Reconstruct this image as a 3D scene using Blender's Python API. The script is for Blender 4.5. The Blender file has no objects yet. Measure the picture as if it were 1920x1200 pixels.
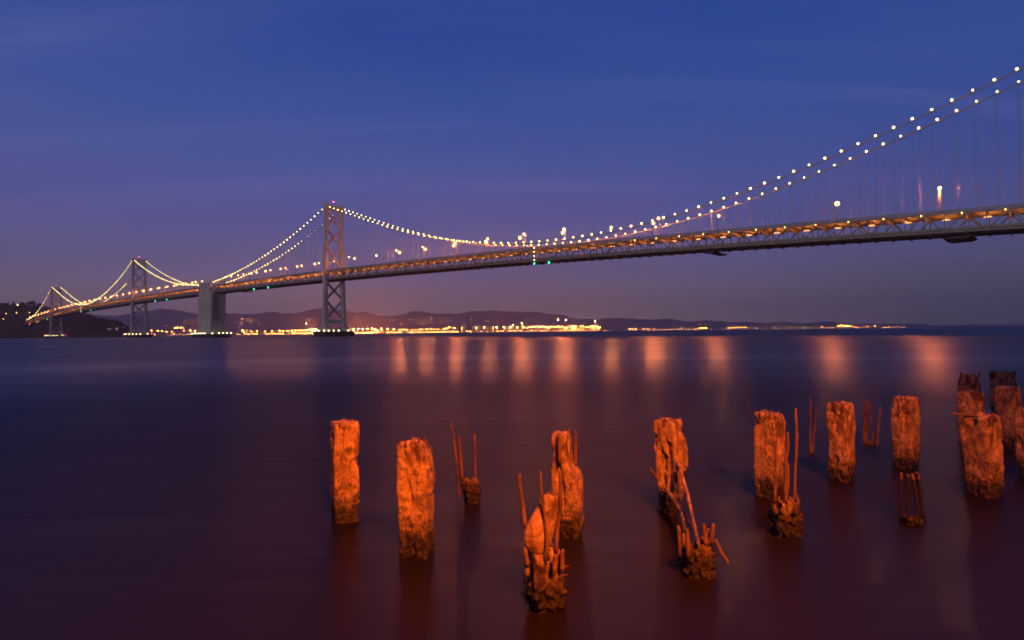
import bpy, bmesh, math, random
import numpy as np
from mathutils import Vector, Matrix, noise

random.seed(7)
SC = bpy.context.scene
COL = SC.collection
PI = math.pi

# ------------------------------------------------------------------ camera
CAM_H = 3.309
F_PX = 1123.4                                  # focal length in pixels of a 1920 wide frame
TILT, ROLL = math.radians(1.129), math.radians(0.628)
cam_data = bpy.data.cameras.new('camera')
cam_data.sensor_width = 36.0
cam_data.lens = 36.0 * F_PX / 1920.0
cam_data.clip_start = 0.1
cam_data.clip_end = 90000.0
cam = bpy.data.objects.new('camera', cam_data)
COL.objects.link(cam)
cam.matrix_world = (Matrix.Translation((0, 0, CAM_H)) @ Matrix.Rotation(PI / 2 + TILT, 4, 'X')
                    @ Matrix.Rotation(-ROLL, 4, 'Z'))
SC.camera = cam

# ------------------------------------------------------------------ render look
SC.render.engine = 'CYCLES'
SC.view_settings.view_transform = 'Standard'
SC.view_settings.look = 'None'
SC.view_settings.exposure = 0.0
SC.view_settings.gamma = 1.0
SC.view_settings.use_curve_mapping = False
cy = SC.cycles
cy.use_denoising = True
try:
    cy.denoiser = 'OPENIMAGEDENOISE'
except Exception:
    pass
cy.max_bounces = 6
cy.diffuse_bounces = 2
cy.glossy_bounces = 3
cy.volume_bounces = 0
cy.sample_clamp_indirect = 4.0
cy.use_light_tree = True
cy.volume_step_rate = 1.0
cy.filter_width = 1.8


# ------------------------------------------------------------------ node helpers
def new_mat(name):
    m = bpy.data.materials.new(name)
    m.use_nodes = True
    nt = m.node_tree
    for n in list(nt.nodes):
        nt.nodes.remove(n)
    out = nt.nodes.new('ShaderNodeOutputMaterial')
    return m, nt, out


def N(nt, typ, **kw):
    n = nt.nodes.new(typ)
    for k, v in kw.items():
        if k in n.inputs:
            n.inputs[k].default_value = v
        else:
            setattr(n, k, v)
    return n


def L(nt, a, b):
    nt.links.new(a, b)


def ramp(nt, fac, stops, interp='LINEAR'):
    r = nt.nodes.new('ShaderNodeValToRGB')
    r.color_ramp.interpolation = interp
    els = r.color_ramp.elements
    while len(els) < len(stops):
        els.new(0.5)
    for e, (p, c) in zip(els, stops):
        e.position = p
        e.color = (c[0], c[1], c[2], 1) if not isinstance(c, (int, float)) else (c, c, c, 1)
    L(nt, fac, r.inputs['Fac'])
    return r.outputs['Color']


def mapping(nt, vec, scale=(1, 1, 1), loc=(0, 0, 0)):
    mp = nt.nodes.new('ShaderNodeMapping')
    mp.inputs['Scale'].default_value = scale
    mp.inputs['Location'].default_value = loc
    L(nt, vec, mp.inputs['Vector'])
    return mp.outputs['Vector']


def noise_tex(nt, vec, scale, detail=4, rough=0.55, dist=0.0):
    n = nt.nodes.new('ShaderNodeTexNoise')
    n.inputs['Scale'].default_value = scale
    n.inputs['Detail'].default_value = detail
    n.inputs['Roughness'].default_value = rough
    n.inputs['Distortion'].default_value = dist
    L(nt, vec, n.inputs['Vector'])
    return n.outputs['Fac']


def mixc(nt, fac, a, b, mode='MIX'):
    m = nt.nodes.new('ShaderNodeMix')
    m.data_type = 'RGBA'
    m.blend_type = mode
    for sock, val in ((m.inputs[0], fac), (m.inputs[6], a), (m.inputs[7], b)):
        if isinstance(val, (int, float)):
            sock.default_value = val
        elif isinstance(val, tuple):
            sock.default_value = (val[0], val[1], val[2], 1)
        else:
            L(nt, val, sock)
    return m.outputs[2]


def mth(nt, op, a, b=None, c=None, clamp=False):
    m = nt.nodes.new('ShaderNodeMath')
    m.operation = op
    m.use_clamp = clamp
    for i, v in enumerate((a, b, c)):
        if v is None:
            continue
        if isinstance(v, (int, float)):
            m.inputs[i].default_value = v
        else:
            L(nt, v, m.inputs[i])
    return m.outputs[0]


def srgb(r, g, b):
    f = lambda c: (c / 255 / 12.92) if c / 255 <= 0.04045 else ((c / 255 + 0.055) / 1.055) ** 2.4
    return (f(r), f(g), f(b))


# ------------------------------------------------------------------ dusk sky
def build_world():
    w = bpy.data.worlds.new('World')
    SC.world = w
    w.use_nodes = True
    nt = w.node_tree
    for n in list(nt.nodes):
        nt.nodes.remove(n)
    out = nt.nodes.new('ShaderNodeOutputWorld')
    bg = nt.nodes.new('ShaderNodeBackground')
    tc = nt.nodes.new('ShaderNodeTexCoord')
    d = tc.outputs['Generated']
    sep = nt.nodes.new('ShaderNodeSeparateXYZ')
    L(nt, d, sep.inputs[0])
    z = mth(nt, 'MAXIMUM', sep.outputs['Z'], 0.0)
    # elevation as sin; top of the frame is about 0.46
    west = ramp(nt, z, [(0.0, srgb(152, 124, 124)), (0.05, srgb(138, 116, 128)), (0.10, srgb(106, 99, 141)),
                        (0.17, srgb(86, 91, 152)), (0.28, srgb(68, 88, 158)), (0.34, srgb(54, 82, 158)), (0.47, srgb(28, 67, 148)),
                        (1.0, srgb(20, 46, 108))])
    east = ramp(nt, z, [(0.0, srgb(86, 80, 82)), (0.05, srgb(90, 84, 96)), (0.11, srgb(80, 82, 124)),
                        (0.20, srgb(64, 80, 145)), (0.28, srgb(54, 78, 150)), (0.36, srgb(48, 77, 151)), (0.47, srgb(38, 72, 148)),
                        (1.0, srgb(20, 46, 108))])
    side = mth(nt, 'MULTIPLY_ADD', sep.outputs['X'], 0.80, 0.42, clamp=True)
    side = ramp(nt, side, [(0.0, 0.0), (0.55, 0.25), (1.0, 1.0)], 'EASE')
    base = mixc(nt, side, west, east)
    # thin high clouds: the direction is projected on a flat cloud layer
    zc = mth(nt, 'MAXIMUM', sep.outputs['Z'], 0.02)
    zc = mth(nt, 'ADD', zc, 0.12)
    px = mth(nt, 'DIVIDE', sep.outputs['X'], zc)
    py = mth(nt, 'DIVIDE', sep.outputs['Y'], zc)
    cmb = nt.nodes.new('ShaderNodeCombineXYZ')
    L(nt, px, cmb.inputs[0])
    L(nt, py, cmb.inputs[1])
    rot = nt.nodes.new('ShaderNodeMapping')
    rot.inputs['Rotation'].default_value = (0, 0, math.radians(-14))
    rot.inputs['Scale'].default_value = (0.42, 1.25, 1)
    L(nt, cmb.outputs[0], rot.inputs['Vector'])
    c1 = noise_tex(nt, rot.outputs['Vector'], 0.75, 7, 0.55, 0.6)
    c1 = ramp(nt, c1, [(0.42, 0.0), (0.72, 1.0)], 'EASE')
    rot2 = nt.nodes.new('ShaderNodeMapping')
    rot2.inputs['Rotation'].default_value = (0, 0, math.radians(-9))
    rot2.inputs['Location'].default_value = (3.3, 1.4, 0)
    rot2.inputs['Scale'].default_value = (0.30, 2.6, 1)
    L(nt, cmb.outputs[0], rot2.inputs['Vector'])
    c2 = noise_tex(nt, rot2.outputs['Vector'], 0.9, 8, 0.6, 0.4)
    c2 = ramp(nt, c2, [(0.5, 0.0), (0.70, 1.0)], 'EASE')
    f1 = mth(nt, 'MULTIPLY', c1, 0.22)
    f2 = mth(nt, 'MULTIPLY', c2, 0.24)
    fade = ramp(nt, z, [(0.0, 0.1), (0.1, 0.9), (0.34, 1.0), (0.46, 0.4), (0.9, 0.3)])
    f1 = mth(nt, 'MULTIPLY', f1, fade)
    f2 = mth(nt, 'MULTIPLY', f2, fade)
    base = mixc(nt, f1, base, srgb(108, 98, 158))
    base = mixc(nt, f2, base, srgb(112, 114, 172))
    L(nt, base, bg.inputs['Color'])
    bg.inputs['Strength'].default_value = 1.0
    L(nt, bg.outputs[0], out.inputs['Surface'])


build_world()

# the last afterglow behind the camera, over the city
sun_d = bpy.data.lights.new('afterglow', 'SUN')
sun_d.energy = 0.75
sun_d.angle = math.radians(8)
sun_d.color = (1.0, 0.83, 0.72)
sun = bpy.data.objects.new('afterglow', sun_d)
COL.objects.link(sun)
sun.rotation_euler = Vector((0.50, 0.80, -0.115)).to_track_quat('-Z', 'Y').to_euler()

# the sodium lamp on the quay behind the camera that lights the old piles
lamp_d = bpy.data.lights.new('quay_sodium_light', 'SPOT')
lamp_d.energy = 80000
lamp_d.color = (1.0, 0.155, 0.002)
lamp_d.spot_size = math.radians(103)
lamp_d.spot_blend = 1.0
lamp_d.shadow_soft_size = 2.4
quay = bpy.data.objects.new('quay_sodium_light', lamp_d)
COL.objects.link(quay)
quay.location = (5.5, -9.0, 17.0)
quay.rotation_euler = (Vector((-6.5, 9.0, 0.6)) - quay.location).to_track_quat('-Z', 'Y').to_euler()


# ------------------------------------------------------------------ camera rays (design helper: pixel of the 1920 frame -> place)
_fw = Vector((0, math.cos(TILT), math.sin(TILT)))
_up0 = Vector((0, -math.sin(TILT), math.cos(TILT)))
_rt0 = Vector((1, 0, 0))
_rt = _rt0 * math.cos(ROLL) - _up0 * math.sin(ROLL)
_up = _up0 * math.cos(ROLL) + _rt0 * math.sin(ROLL)
ORI = Vector((0, 0, CAM_H))


def ray(x, y):
    return _fw + _rt * ((x - 960) / F_PX) - _up * ((y - 600) / F_PX)


def on_water(x, y):
    d = ray(x, y)
    return ORI + d * (-CAM_H / d.z)


def at_dist(x, y, Y):
    d = ray(x, y)
    return ORI + d * (Y / d.y)


# ------------------------------------------------------------------ mesh builder
class MB:
    def __init__(self):
        self.v = []
        self.f = []

    def add(self, vs, fs):
        o = len(self.v)
        self.v += [tuple(p) for p in vs]
        self.f += [tuple(i + o for i in q) for q in fs]

    def hexa(self, p):                        # 8 points: bottom ring 0-3, top ring 4-7
        self.add(p, [(3, 2, 1, 0), (4, 5, 6, 7), (0, 1, 5, 4), (1, 2, 6, 5), (2, 3, 7, 6), (3, 0, 4, 7)])

    def beam(self, a, b, wd, ht, side=None):  # rectangular bar from a to b
        a, b = Vector(a), Vector(b)
        d = (b - a).normalized()
        s = Vector(side) if side is not None else d.cross(Vector((0, 0, 1)))
        if s.length < 1e-6:
            s = Vector((1, 0, 0))
        s = (s - d * s.dot(d)).normalized()
        u = s.cross(d).normalized()
        s = s * wd / 2
        u = u * ht / 2
        self.hexa([a - s - u, a + s - u, a + s + u, a - s + u, b - s - u, b + s - u, b + s + u, b - s + u])

    def box(self, c, sx, sy, sz, ex=(1, 0, 0), ey=(0, 1, 0)):
        c = Vector(c)
        ex, ey, ez = Vector(ex) * sx / 2, Vector(ey) * sy / 2, Vector((0, 0, sz / 2))
        self.hexa([c - ex - ey - ez, c + ex - ey - ez, c + ex + ey - ez, c - ex + ey - ez,
                   c - ex - ey + ez, c + ex - ey + ez, c + ex + ey + ez, c - ex + ey + ez])

    def tube(self, pts, radii, n=8, caps=True):
        pts = [Vector(p) for p in pts]
        if isinstance(radii, (int, float)):
            radii = [radii] * len(pts)
        o = len(self.v)
        prev = None
        for i, p in enumerate(pts):
            d = (pts[min(i + 1, len(pts) - 1)] - pts[max(i - 1, 0)]).normalized()
            if prev is None:
                r = d.orthogonal().normalized()
            else:
                r = (prev - d * prev.dot(d)).normalized()
            prev = r
            q = d.cross(r)
            for k in range(n):
                a = 2 * PI * k / n
                self.v.append(tuple(p + (r * math.cos(a) + q * math.sin(a)) * radii[i]))
        for i in range(len(pts) - 1):
            for k in range(n):
                a = o + i * n + k
                b = o + i * n + (k + 1) % n
                self.f.append((a, b, b + n, a + n))
        if caps:
            self.f.append(tuple(o + k for k in reversed(range(n))))
            e = o + (len(pts) - 1) * n
            self.f.append(tuple(e + k for k in range(n)))

    def octa(self, c, r):
        c = Vector(c)
        self.add([c + Vector(p) * r for p in ((1, 0, 0), (-1, 0, 0), (0, 1, 0), (0, -1, 0), (0, 0, 1), (0, 0, -1))],
                 [(0, 2, 4), (2, 1, 4), (1, 3, 4), (3, 0, 4), (2, 0, 5), (1, 2, 5), (3, 1, 5), (0, 3, 5)])

    def ico(self, c, r, sub=1, sz=1.0):
        bm = bmesh.new()
        bmesh.ops.create_icosphere(bm, subdivisions=sub, radius=r)
        c = Vector(c)
        self.add([(p.co.x + c.x, p.co.y + c.y, p.co.z * sz + c.z) for p in bm.verts],
                 [[q.index for q in f.verts] for f in bm.faces])
        bm.free()

    def mesh(self, name, mat, origin=(0, 0, 0), smooth=False):
        me = bpy.data.meshes.new(name)
        o = Vector(origin)
        me.from_pydata([(p[0] - o.x, p[1] - o.y, p[2] - o.z) for p in self.v], [], self.f)
        if mat:
            me.materials.append(mat)
        if smooth:
            me.polygons.foreach_set('use_smooth', [True] * len(me.polygons))
        me.update()
        return me

    def build(self, name, mat, parent=None, kind=None, origin=None, smooth=False):
        """vertices are in world space; the object sits at origin (default: the parent's own place)"""
        base = Vector(WORLD.get(parent.name, (0, 0, 0))) if parent else Vector((0, 0, 0))
        org = Vector(origin) if origin is not None else base
        ob = bpy.data.objects.new(name, self.mesh(name, mat, org, smooth))
        COL.objects.link(ob)
        ob.location = org - base
        WORLD[ob.name] = tuple(org)
        if parent:
            ob.parent = parent
        if kind:
            ob['kind'] = kind
        return ob


WORLD = {}
LIGHTS = {}
DECK_LIGHTS = []


def place(name, me, parent, loc, scale=None):
    """an object with shared mesh data at a world location under parent"""
    base = Vector(WORLD.get(parent.name, (0, 0, 0))) if parent else Vector((0, 0, 0))
    ob = bpy.data.objects.new(name, me)
    COL.objects.link(ob)
    ob.location = Vector(loc) - base
    if scale is not None:
        ob.scale = scale
    if parent:
        ob.parent = parent
    WORLD[ob.name] = tuple(loc)
    return ob


def thing(name, label, cat, loc=(0, 0, 0), group=None):
    e = bpy.data.objects.new(name, None)
    COL.objects.link(e)
    e.location = loc
    e.empty_display_size = 0.1
    WORLD[e.name] = tuple(loc)
    return tag(e, label, cat, group)


def tag(o, label, cat, group=None):
    o['label'] = label
    o['category'] = cat
    if group:
        o['group'] = group
    return o


# ------------------------------------------------------------------ materials
def mat_plain(name, col, rough=0.7, var=0.25, scale=0.3, metallic=0.0, stretch=(1, 1, 1)):
    m, nt, out = new_mat(name)
    b = N(nt, 'ShaderNodeBsdfPrincipled')
    b.inputs['Roughness'].default_value = rough
    b.inputs['Metallic'].default_value = metallic
    g = nt.nodes.new('ShaderNodeNewGeometry')
    v = mapping(nt, g.outputs['Position'], stretch)
    n = noise_tex(nt, v, scale, 6, 0.6)
    dark = tuple(c * (1 - var) for c in col)
    lite = tuple(min(1, c * (1 + var)) for c in col)
    L(nt, ramp(nt, n, [(0.3, dark), (0.7, lite)]), b.inputs['Base Color'])
    L(nt, b.outputs[0], out.inputs['Surface'])
    return m


def mat_glow(name, col, strength):
    m, nt, out = new_mat(name)
    e = N(nt, 'ShaderNodeEmission')
    e.inputs['Color'].default_value = (*col, 1)
    e.inputs['Strength'].default_value = strength
    L(nt, e.outputs[0], out.inputs['Surface'])
    return m


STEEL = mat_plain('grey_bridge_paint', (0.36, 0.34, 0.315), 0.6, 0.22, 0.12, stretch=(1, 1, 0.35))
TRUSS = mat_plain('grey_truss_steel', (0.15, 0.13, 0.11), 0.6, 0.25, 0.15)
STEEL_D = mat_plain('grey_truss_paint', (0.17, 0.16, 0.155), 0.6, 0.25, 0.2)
UNDER = mat_plain('deck_underside', (0.06, 0.055, 0.055), 0.8, 0.3, 0.2)
ROADM = mat_plain('deck_asphalt', (0.05, 0.05, 0.052), 0.85, 0.2, 0.5)
CABLE = mat_plain('cable_paint', (0.26, 0.25, 0.25), 0.6, 0.1, 0.5)
FENDER = mat_plain('tarred_fender', (0.022, 0.018, 0.016), 0.8, 0.4, 0.4, stretch=(1, 1, 0.3))
ROPEM = mat_plain('weathered_rope', (0.18, 0.172, 0.165), 0.7, 0.1, 0.5)
POLE = mat_plain('dark_pole_paint', (0.045, 0.043, 0.042), 0.7, 0.1, 0.5)
CONC = None
RUST = mat_plain('rusty_bar', (0.12, 0.060, 0.030), 0.85, 0.8, 7.0, stretch=(1, 1, 0.5))
WEED_DIM = mat_plain('wet_weed_dim', (0.010, 0.006, 0.004), 0.6, 0.5, 12.0)  # wet weed, blackened further so the sunken stump looks unlit
CRANE = mat_plain('crane_paint', (0.62, 0.60, 0.57), 0.6, 0.08, 0.05)
BLDG = mat_plain('building_wall', (0.10, 0.09, 0.085), 0.8, 0.12, 0.02)
BLDG_W = mat_plain('pale_building_wall', (0.34, 0.32, 0.30), 0.8, 0.06, 0.02)
ROOF = mat_plain('dark_roof', (0.07, 0.07, 0.075), 0.8, 0.2, 0.05)
BARK = mat_plain('tree_bark', (0.05, 0.035, 0.025), 0.9, 0.3, 1.0)
LEAF = mat_plain('dark_foliage', (0.016, 0.021, 0.011), 0.8, 0.55, 0.12)
HULLW = mat_plain('house_wall', (0.5, 0.46, 0.4), 0.8, 0.1, 0.1)

G_ROAD = mat_glow('sodium_glow', (1.0, 0.50, 0.17), 6)
G_ROADF = mat_glow('sodium_glow_soft', (1.0, 0.46, 0.14), 7)
G_CABLE = mat_glow('cable_lamp_glow', (1.0, 0.73, 0.22), 11)
G_DECK = mat_glow('deck_lamp_glow', (1.0, 0.42, 0.13), 3.2)
G_NODE = mat_glow('truss_lamp_glow', (1.0, 0.50, 0.11), 12)
G_FEND = mat_glow('fender_lamp_glow', (1.0, 0.80, 0.40), 18)
G_RED = mat_glow('red_beacon_glow', (1.0, 0.07, 0.09), 14)
G_GREEN = mat_glow('green_navigation_glow', (0.02, 0.75, 0.30), 10)
G_PORT = mat_glow('port_flood_glow', (1.0, 0.35, 0.05), 240)
G_PORTW = mat_glow('port_white_glow', (1.0, 0.58, 0.24), 200)
G_WIN = mat_glow('lit_window', (1.0, 0.72, 0.45), 1.1)


def mat_anchorage():
    m, nt, out = new_mat('anchorage_concrete')
    b = N(nt, 'ShaderNodeBsdfPrincipled')
    b.inputs['Roughness'].default_value = 0.85
    g = nt.nodes.new('ShaderNodeNewGeometry')
    p = g.outputs['Position']
    streak = noise_tex(nt, mapping(nt, p, (0.35, 0.35, 0.02)), 1.0, 5, 0.6)
    big = noise_tex(nt, p, 0.05, 4, 0.5)
    lift = noise_tex(nt, mapping(nt, p, (0.004, 0.004, 0.35)), 1.0, 3, 0.7)
    c = ramp(nt, streak, [(0.25, (0.20, 0.17, 0.14)), (0.5, (0.33, 0.30, 0.26)), (0.8, (0.40, 0.37, 0.33))])
    c = mixc(nt, mth(nt, 'MULTIPLY', big, 0.4), c, (0.24, 0.22, 0.19))
    c = mixc(nt, mth(nt, 'MULTIPLY', ramp(nt, lift, [(0.5, 0.0), (0.6, 1.0)]), 0.3), c, (0.42, 0.40, 0.36))
    L(nt, c, b.inputs['Base Color'])
    L(nt, b.outputs[0], out.inputs['Surface'])
    return m


CONC = mat_anchorage()


def mat_pile(weedy=False):
    """old concrete: pale skin, rust and tar stains, barnacled and weedy tide band"""
    m, nt, out = new_mat('weedy_stump_concrete' if weedy else 'weathered_pile_concrete')
    b = N(nt, 'ShaderNodeBsdfPrincipled')
    tc = nt.nodes.new('ShaderNodeTexCoord')
    info = nt.nodes.new('ShaderNodeObjectInfo')
    g = nt.nodes.new('ShaderNodeNewGeometry')
    p = g.outputs['Position']
    sep = nt.nodes.new('ShaderNodeSeparateXYZ')
    L(nt, p, sep.inputs[0])
    zz = sep.outputs['Z']
    fine = noise_tex(nt, p, 26, 6, 0.65)
    mid = noise_tex(nt, p, 5.5, 5, 0.6, 0.5)
    big = noise_tex(nt, p, 2.2, 3, 0.5)
    c = ramp(nt, mid, [(0.30, (0.13, 0.07, 0.028)), (0.48, (0.35, 0.22, 0.085)), (0.74, (0.62, 0.43, 0.17))])
    c = mixc(nt, mth(nt, 'MULTIPLY', ramp(nt, fine, [(0.35, 1.0), (0.55, 0.0)]), 0.45), c, (0.13, 0.075, 0.036))
    # run-down stains, long in z
    run = noise_tex(nt, mapping(nt, p, (7, 7, 1.4)), 1.0, 5, 0.6, 0.7)
    blot = noise_tex(nt, mapping(nt, p, (3.2, 3.2, 2.2)), 1.0, 5, 0.62, 0.4)
    upper = ramp(nt, mth(nt, 'MULTIPLY_ADD', big, 0.7, zz), [(0.0, 0.0), (0.62, 0.0), (1.0, 0.0)])
    zin = mth(nt, 'MULTIPLY', zz, 0.5)
    topw = ramp(nt, zin, [(0.45, 0.0), (0.75, 1.0)])
    s1 = ramp(nt, run, [(0.52, 0.0), (0.62, 1.0)])
    s2 = ramp(nt, blot, [(0.52, 0.0), (0.60, 1.0)])
    st = mth(nt, 'MULTIPLY', mth(nt, 'MAXIMUM', s1, s2), mth(nt, 'MULTIPLY_ADD', topw, 0.5, 0.45))
    c = mixc(nt, st, c, (0.060, 0.030, 0.015))
    # hairline cracks
    vor = nt.nodes.new('ShaderNodeTexVoronoi')
    vor.feature = 'DISTANCE_TO_EDGE'
    vor.inputs['Scale'].default_value = 1.0
    wob = nt.nodes.new('ShaderNodeTexNoise')
    wob.inputs['Scale'].default_value = 9
    L(nt, p, wob.inputs['Vector'])
    vv = nt.nodes.new('ShaderNodeMix')
    vv.data_type = 'VECTOR'
    vv.inputs[0].default_value = 0.12
    L(nt, mapping(nt, p, (5.5, 5.5, 1.5)), vv.inputs[4])
    L(nt, mapping(nt, wob.outputs['Color'], (5, 5, 3)), vv.inputs[5])
    L(nt, vv.outputs[1], vor.inputs['Vector'])
    crack = ramp(nt, vor.outputs['Distance'], [(0.0, 1.0), (0.034, 0.0)])
    c = mixc(nt, mth(nt, 'MULTIPLY', crack, 0.8), c, (0.05, 0.03, 0.02))
    # tide band: barnacles (pale specks) over dark weed
    edge = mth(nt, 'MULTIPLY_ADD', mth(nt, 'SUBTRACT', mid, 0.5), 0.9, zz)
    barn_z = ramp(nt, edge, [(0.25, 1.0), (0.95, 0.0)])
    speck = noise_tex(nt, mapping(nt, p, (1, 1, 0.55)), 34, 4, 0.7)
    weed = ramp(nt, speck, [(0.53, 0.0), (0.66, 1.0)] if weedy else [(0.45, 0.0), (0.56, 1.0)])
    cb = mixc(nt, weed, (0.022, 0.011, 0.006), (0.28, 0.17, 0.075) if weedy else (0.50, 0.36, 0.19))
    c = mixc(nt, mth(nt, 'MULTIPLY', barn_z, 0.92 if weedy else 0.75), c, cb)
    wet = ramp(nt, edge, [(0.20, 1.0), (0.60, 0.0)])
    c = mixc(nt, mth(nt, 'MULTIPLY', wet, 0.95), c, (0.009, 0.005, 0.003))
    L(nt, c, b.inputs['Base Color'])
    L(nt, ramp(nt, edge, [(0.05, 0.45), (0.3, 0.9)]), b.inputs['Roughness'])
    bump = nt.nodes.new('ShaderNodeBump')
    bump.inputs['Strength'].default_value = 0.7
    bump.inputs['Distance'].default_value = 0.02
    hgt = mth(nt, 'ADD', fine, mth(nt, 'MULTIPLY', mth(nt, 'MULTIPLY', speck, barn_z), 1.6))
    L(nt, hgt, bump.inputs['Height'])
    L(nt, bump.outputs[0], b.inputs['Normal'])
    L(nt, b.outputs[0], out.inputs['Surface'])
    return m


PILE = mat_pile()
PILE_W = mat_pile(True)


def mat_water():
    m, nt, out = new_mat('bay_water')
    b = N(nt, 'ShaderNodeBsdfPrincipled')
    b.inputs['Base Color'].default_value = (0.0066, 0.0034, 0.0022, 1)
    b.inputs['IOR'].default_value = 1.17
    g = nt.nodes.new('ShaderNodeNewGeometry')
    p = g.outputs['Position']
    ln = nt.nodes.new('ShaderNodeVectorMath')
    ln.operation = 'LENGTH'
    L(nt, p, ln.inputs[0])
    dist = ln.outputs['Value']
    lg = mth(nt, 'LOGARITHM', mth(nt, 'MAXIMUM', dist, 1.0), 10.0)      # 1 = 10 m, 2 = 100 m, 3 = 1 km
    # wind patches: long across the view, short along it
    patch = noise_tex(nt, mapping(nt, p, (0.006, 0.02, 1)), 1.0, 2, 0.5, 0.3)
    patch2 = noise_tex(nt, mapping(nt, p, (0.02, 0.10, 1)), 1.0, 3, 0.5, 0.3)
    wob = mth(nt, 'MULTIPLY_ADD', mth(nt, 'SUBTRACT', patch, 0.5), 0.10, lg)
    r = ramp(nt, mth(nt, 'MULTIPLY', wob, 0.25),
             [(0.2, 0.38), (0.32, 0.47), (0.385, 0.48), (0.42, 0.40), (0.452, 0.36), (0.472, 0.285), (0.492, 0.36), (0.55, 0.38), (0.605, 0.38), (0.628, 0.39), (0.645, 0.41), (0.9, 0.41)])
    r = mth(nt, 'MULTIPLY_ADD', mth(nt, 'SUBTRACT', patch2, 0.5), 0.12, r)
    r = mth(nt, 'MULTIPLY_ADD', mth(nt, 'SUBTRACT', patch, 0.5), 0.10, r, clamp=True)
    r = mth(nt, 'MAXIMUM', r, 0.285)
    L(nt, r, b.inputs['Roughness'])
    sw = noise_tex(nt, mapping(nt, p, (0.10, 0.42, 1)), 1.0, 3, 0.55, 0.4)
    calm = ramp(nt, mth(nt, 'MULTIPLY', lg, 0.25), [(0.34, 1.0), (0.56, 0.0)])
    bump = nt.nodes.new('ShaderNodeBump')
    bump.inputs['Strength'].default_value = 0.35
    bump.inputs['Distance'].default_value = 0.16
    L(nt, mth(nt, 'MULTIPLY', sw, calm), bump.inputs['Height'])
    L(nt, bump.outputs[0], b.inputs['Normal'])
    # the waves run in towards the quay, so slopes are larger along Y than across it
    tg = nt.nodes.new('ShaderNodeCombineXYZ')
    tg.inputs[1].default_value = 1.0
    L(nt, tg.outputs[0], b.inputs['Tangent'])
    b.inputs['Anisotropic'].default_value = 0.68
    ior = nt.nodes.new('ShaderNodeMapRange')
    L(nt, wob, ior.inputs['Value'])
    for k_, v_ in (('From Min', 1.15), ('From Max', 2.0), ('To Min', 1.34), ('To Max', 1.56)):
        ior.inputs[k_].default_value = v_
    L(nt, ior.outputs[0], b.inputs['IOR'])
    L(nt, b.outputs[0], out.inputs['Surface'])
    return m


WATER = mat_water()
HILLM = mat_plain('far_hill_scrub', (0.05, 0.05, 0.035), 0.95, 0.45, 0.0022)
ISLM = mat_plain('island_scrub', (0.014, 0.014, 0.010), 0.95, 0.5, 0.02)
SHOREM = mat_plain('shore_ground', (0.10, 0.09, 0.08), 0.9, 0.3, 0.005)

# ------------------------------------------------------------------ water
wb = MB()
R = 17500
wb.add([(-R, -3, 0), (R, -3, 0), (R, 13300, 0), (-R, 13300, 0)], [(0, 1, 2, 3)])
water = wb.build('bay_water', WATER, kind='structure')

# the quay the camera stands on and an added shed behind it, both out of view; the shed keeps the low western light off the piles
qb = MB()
qb.hexa([(-70, -60, -3), (80, -60, -3), (80, -3.02, -3), (-70, -3.02, -3), (-70, -60, 1.7), (80, -60, 1.7), (80, -3.02, 1.7), (-70, -3.02, 1.7)])
quay_ob = qb.build('quay', SHOREM, kind='structure')
shed = thing('shade_shed', 'long pier shed on the quay behind the viewpoint', 'building', (0, -25, 1.7))
m = MB(); m.box((0, -25, 8.7), 130, 26, 14.0); m.build('wall', BLDG, shed)
m = MB(); m.hexa([(-66, -38.5, 15.72), (66, -38.5, 15.72), (66, -11.5, 15.72), (-66, -11.5, 15.72), (-66, -26, 19.5), (66, -26, 19.5), (66, -24, 19.5), (-66, -24, 19.5)]); m.build('roof', ROOF, shed)

# ------------------------------------------------------------------ bridge frame
P3 = Vector((-210.29, 708.41, 0))
U = Vector((-0.742882, 0.669422, 0))      # along the bridge, away from the camera
V = Vector((0.669422, 0.742882, 0))       # across the bridge, away from the camera
UP = Vector((0, 0, 1))


def B(s, v, z):
    return P3 + U * s + V * v + UP * z


_S = [-700, -618, -521, -459, -370, -287, -94, 5, 90, 247, 385, 556, 706, 886, 1108, 1387, 1667, 1800]
_Z = [58.5, 61.6, 65.5, 68.2, 71.2, 73.2, 77.2, 78.2, 78.6, 79.8, 80.8, 80.6, 79.9, 78.6, 76.0, 69.4, 58.0, 52.0]
_zp = np.polynomial.Polynomial.fit(_S, _Z, 6)


def zr(s):                                  # top of the railing of the upper deck
    return float(_zp(s))


def sweep(mb, ss, v0, v1, dz0, dz1):
    """a bar of rectangular section that follows the deck profile"""
    o = len(mb.v)
    for s in ss:
        z = zr(s)
        for v, dz in ((v0, dz0), (v1, dz0), (v1, dz1), (v0, dz1)):
            mb.v.append(tuple(B(s, v, z + dz)))
    for i in range(len(ss) - 1):
        a = o + 4 * i
        for k in range(4):
            n = (k + 1) % 4
            mb.f.append((a + k, a + n, a + n + 4, a + k + 4))
    mb.f.append((o + 3, o + 2, o + 1, o))
    e = o + 4 * (len(ss) - 1)
    mb.f.append((e, e + 1, e + 2, e + 3))


PANEL = 8.5
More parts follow.
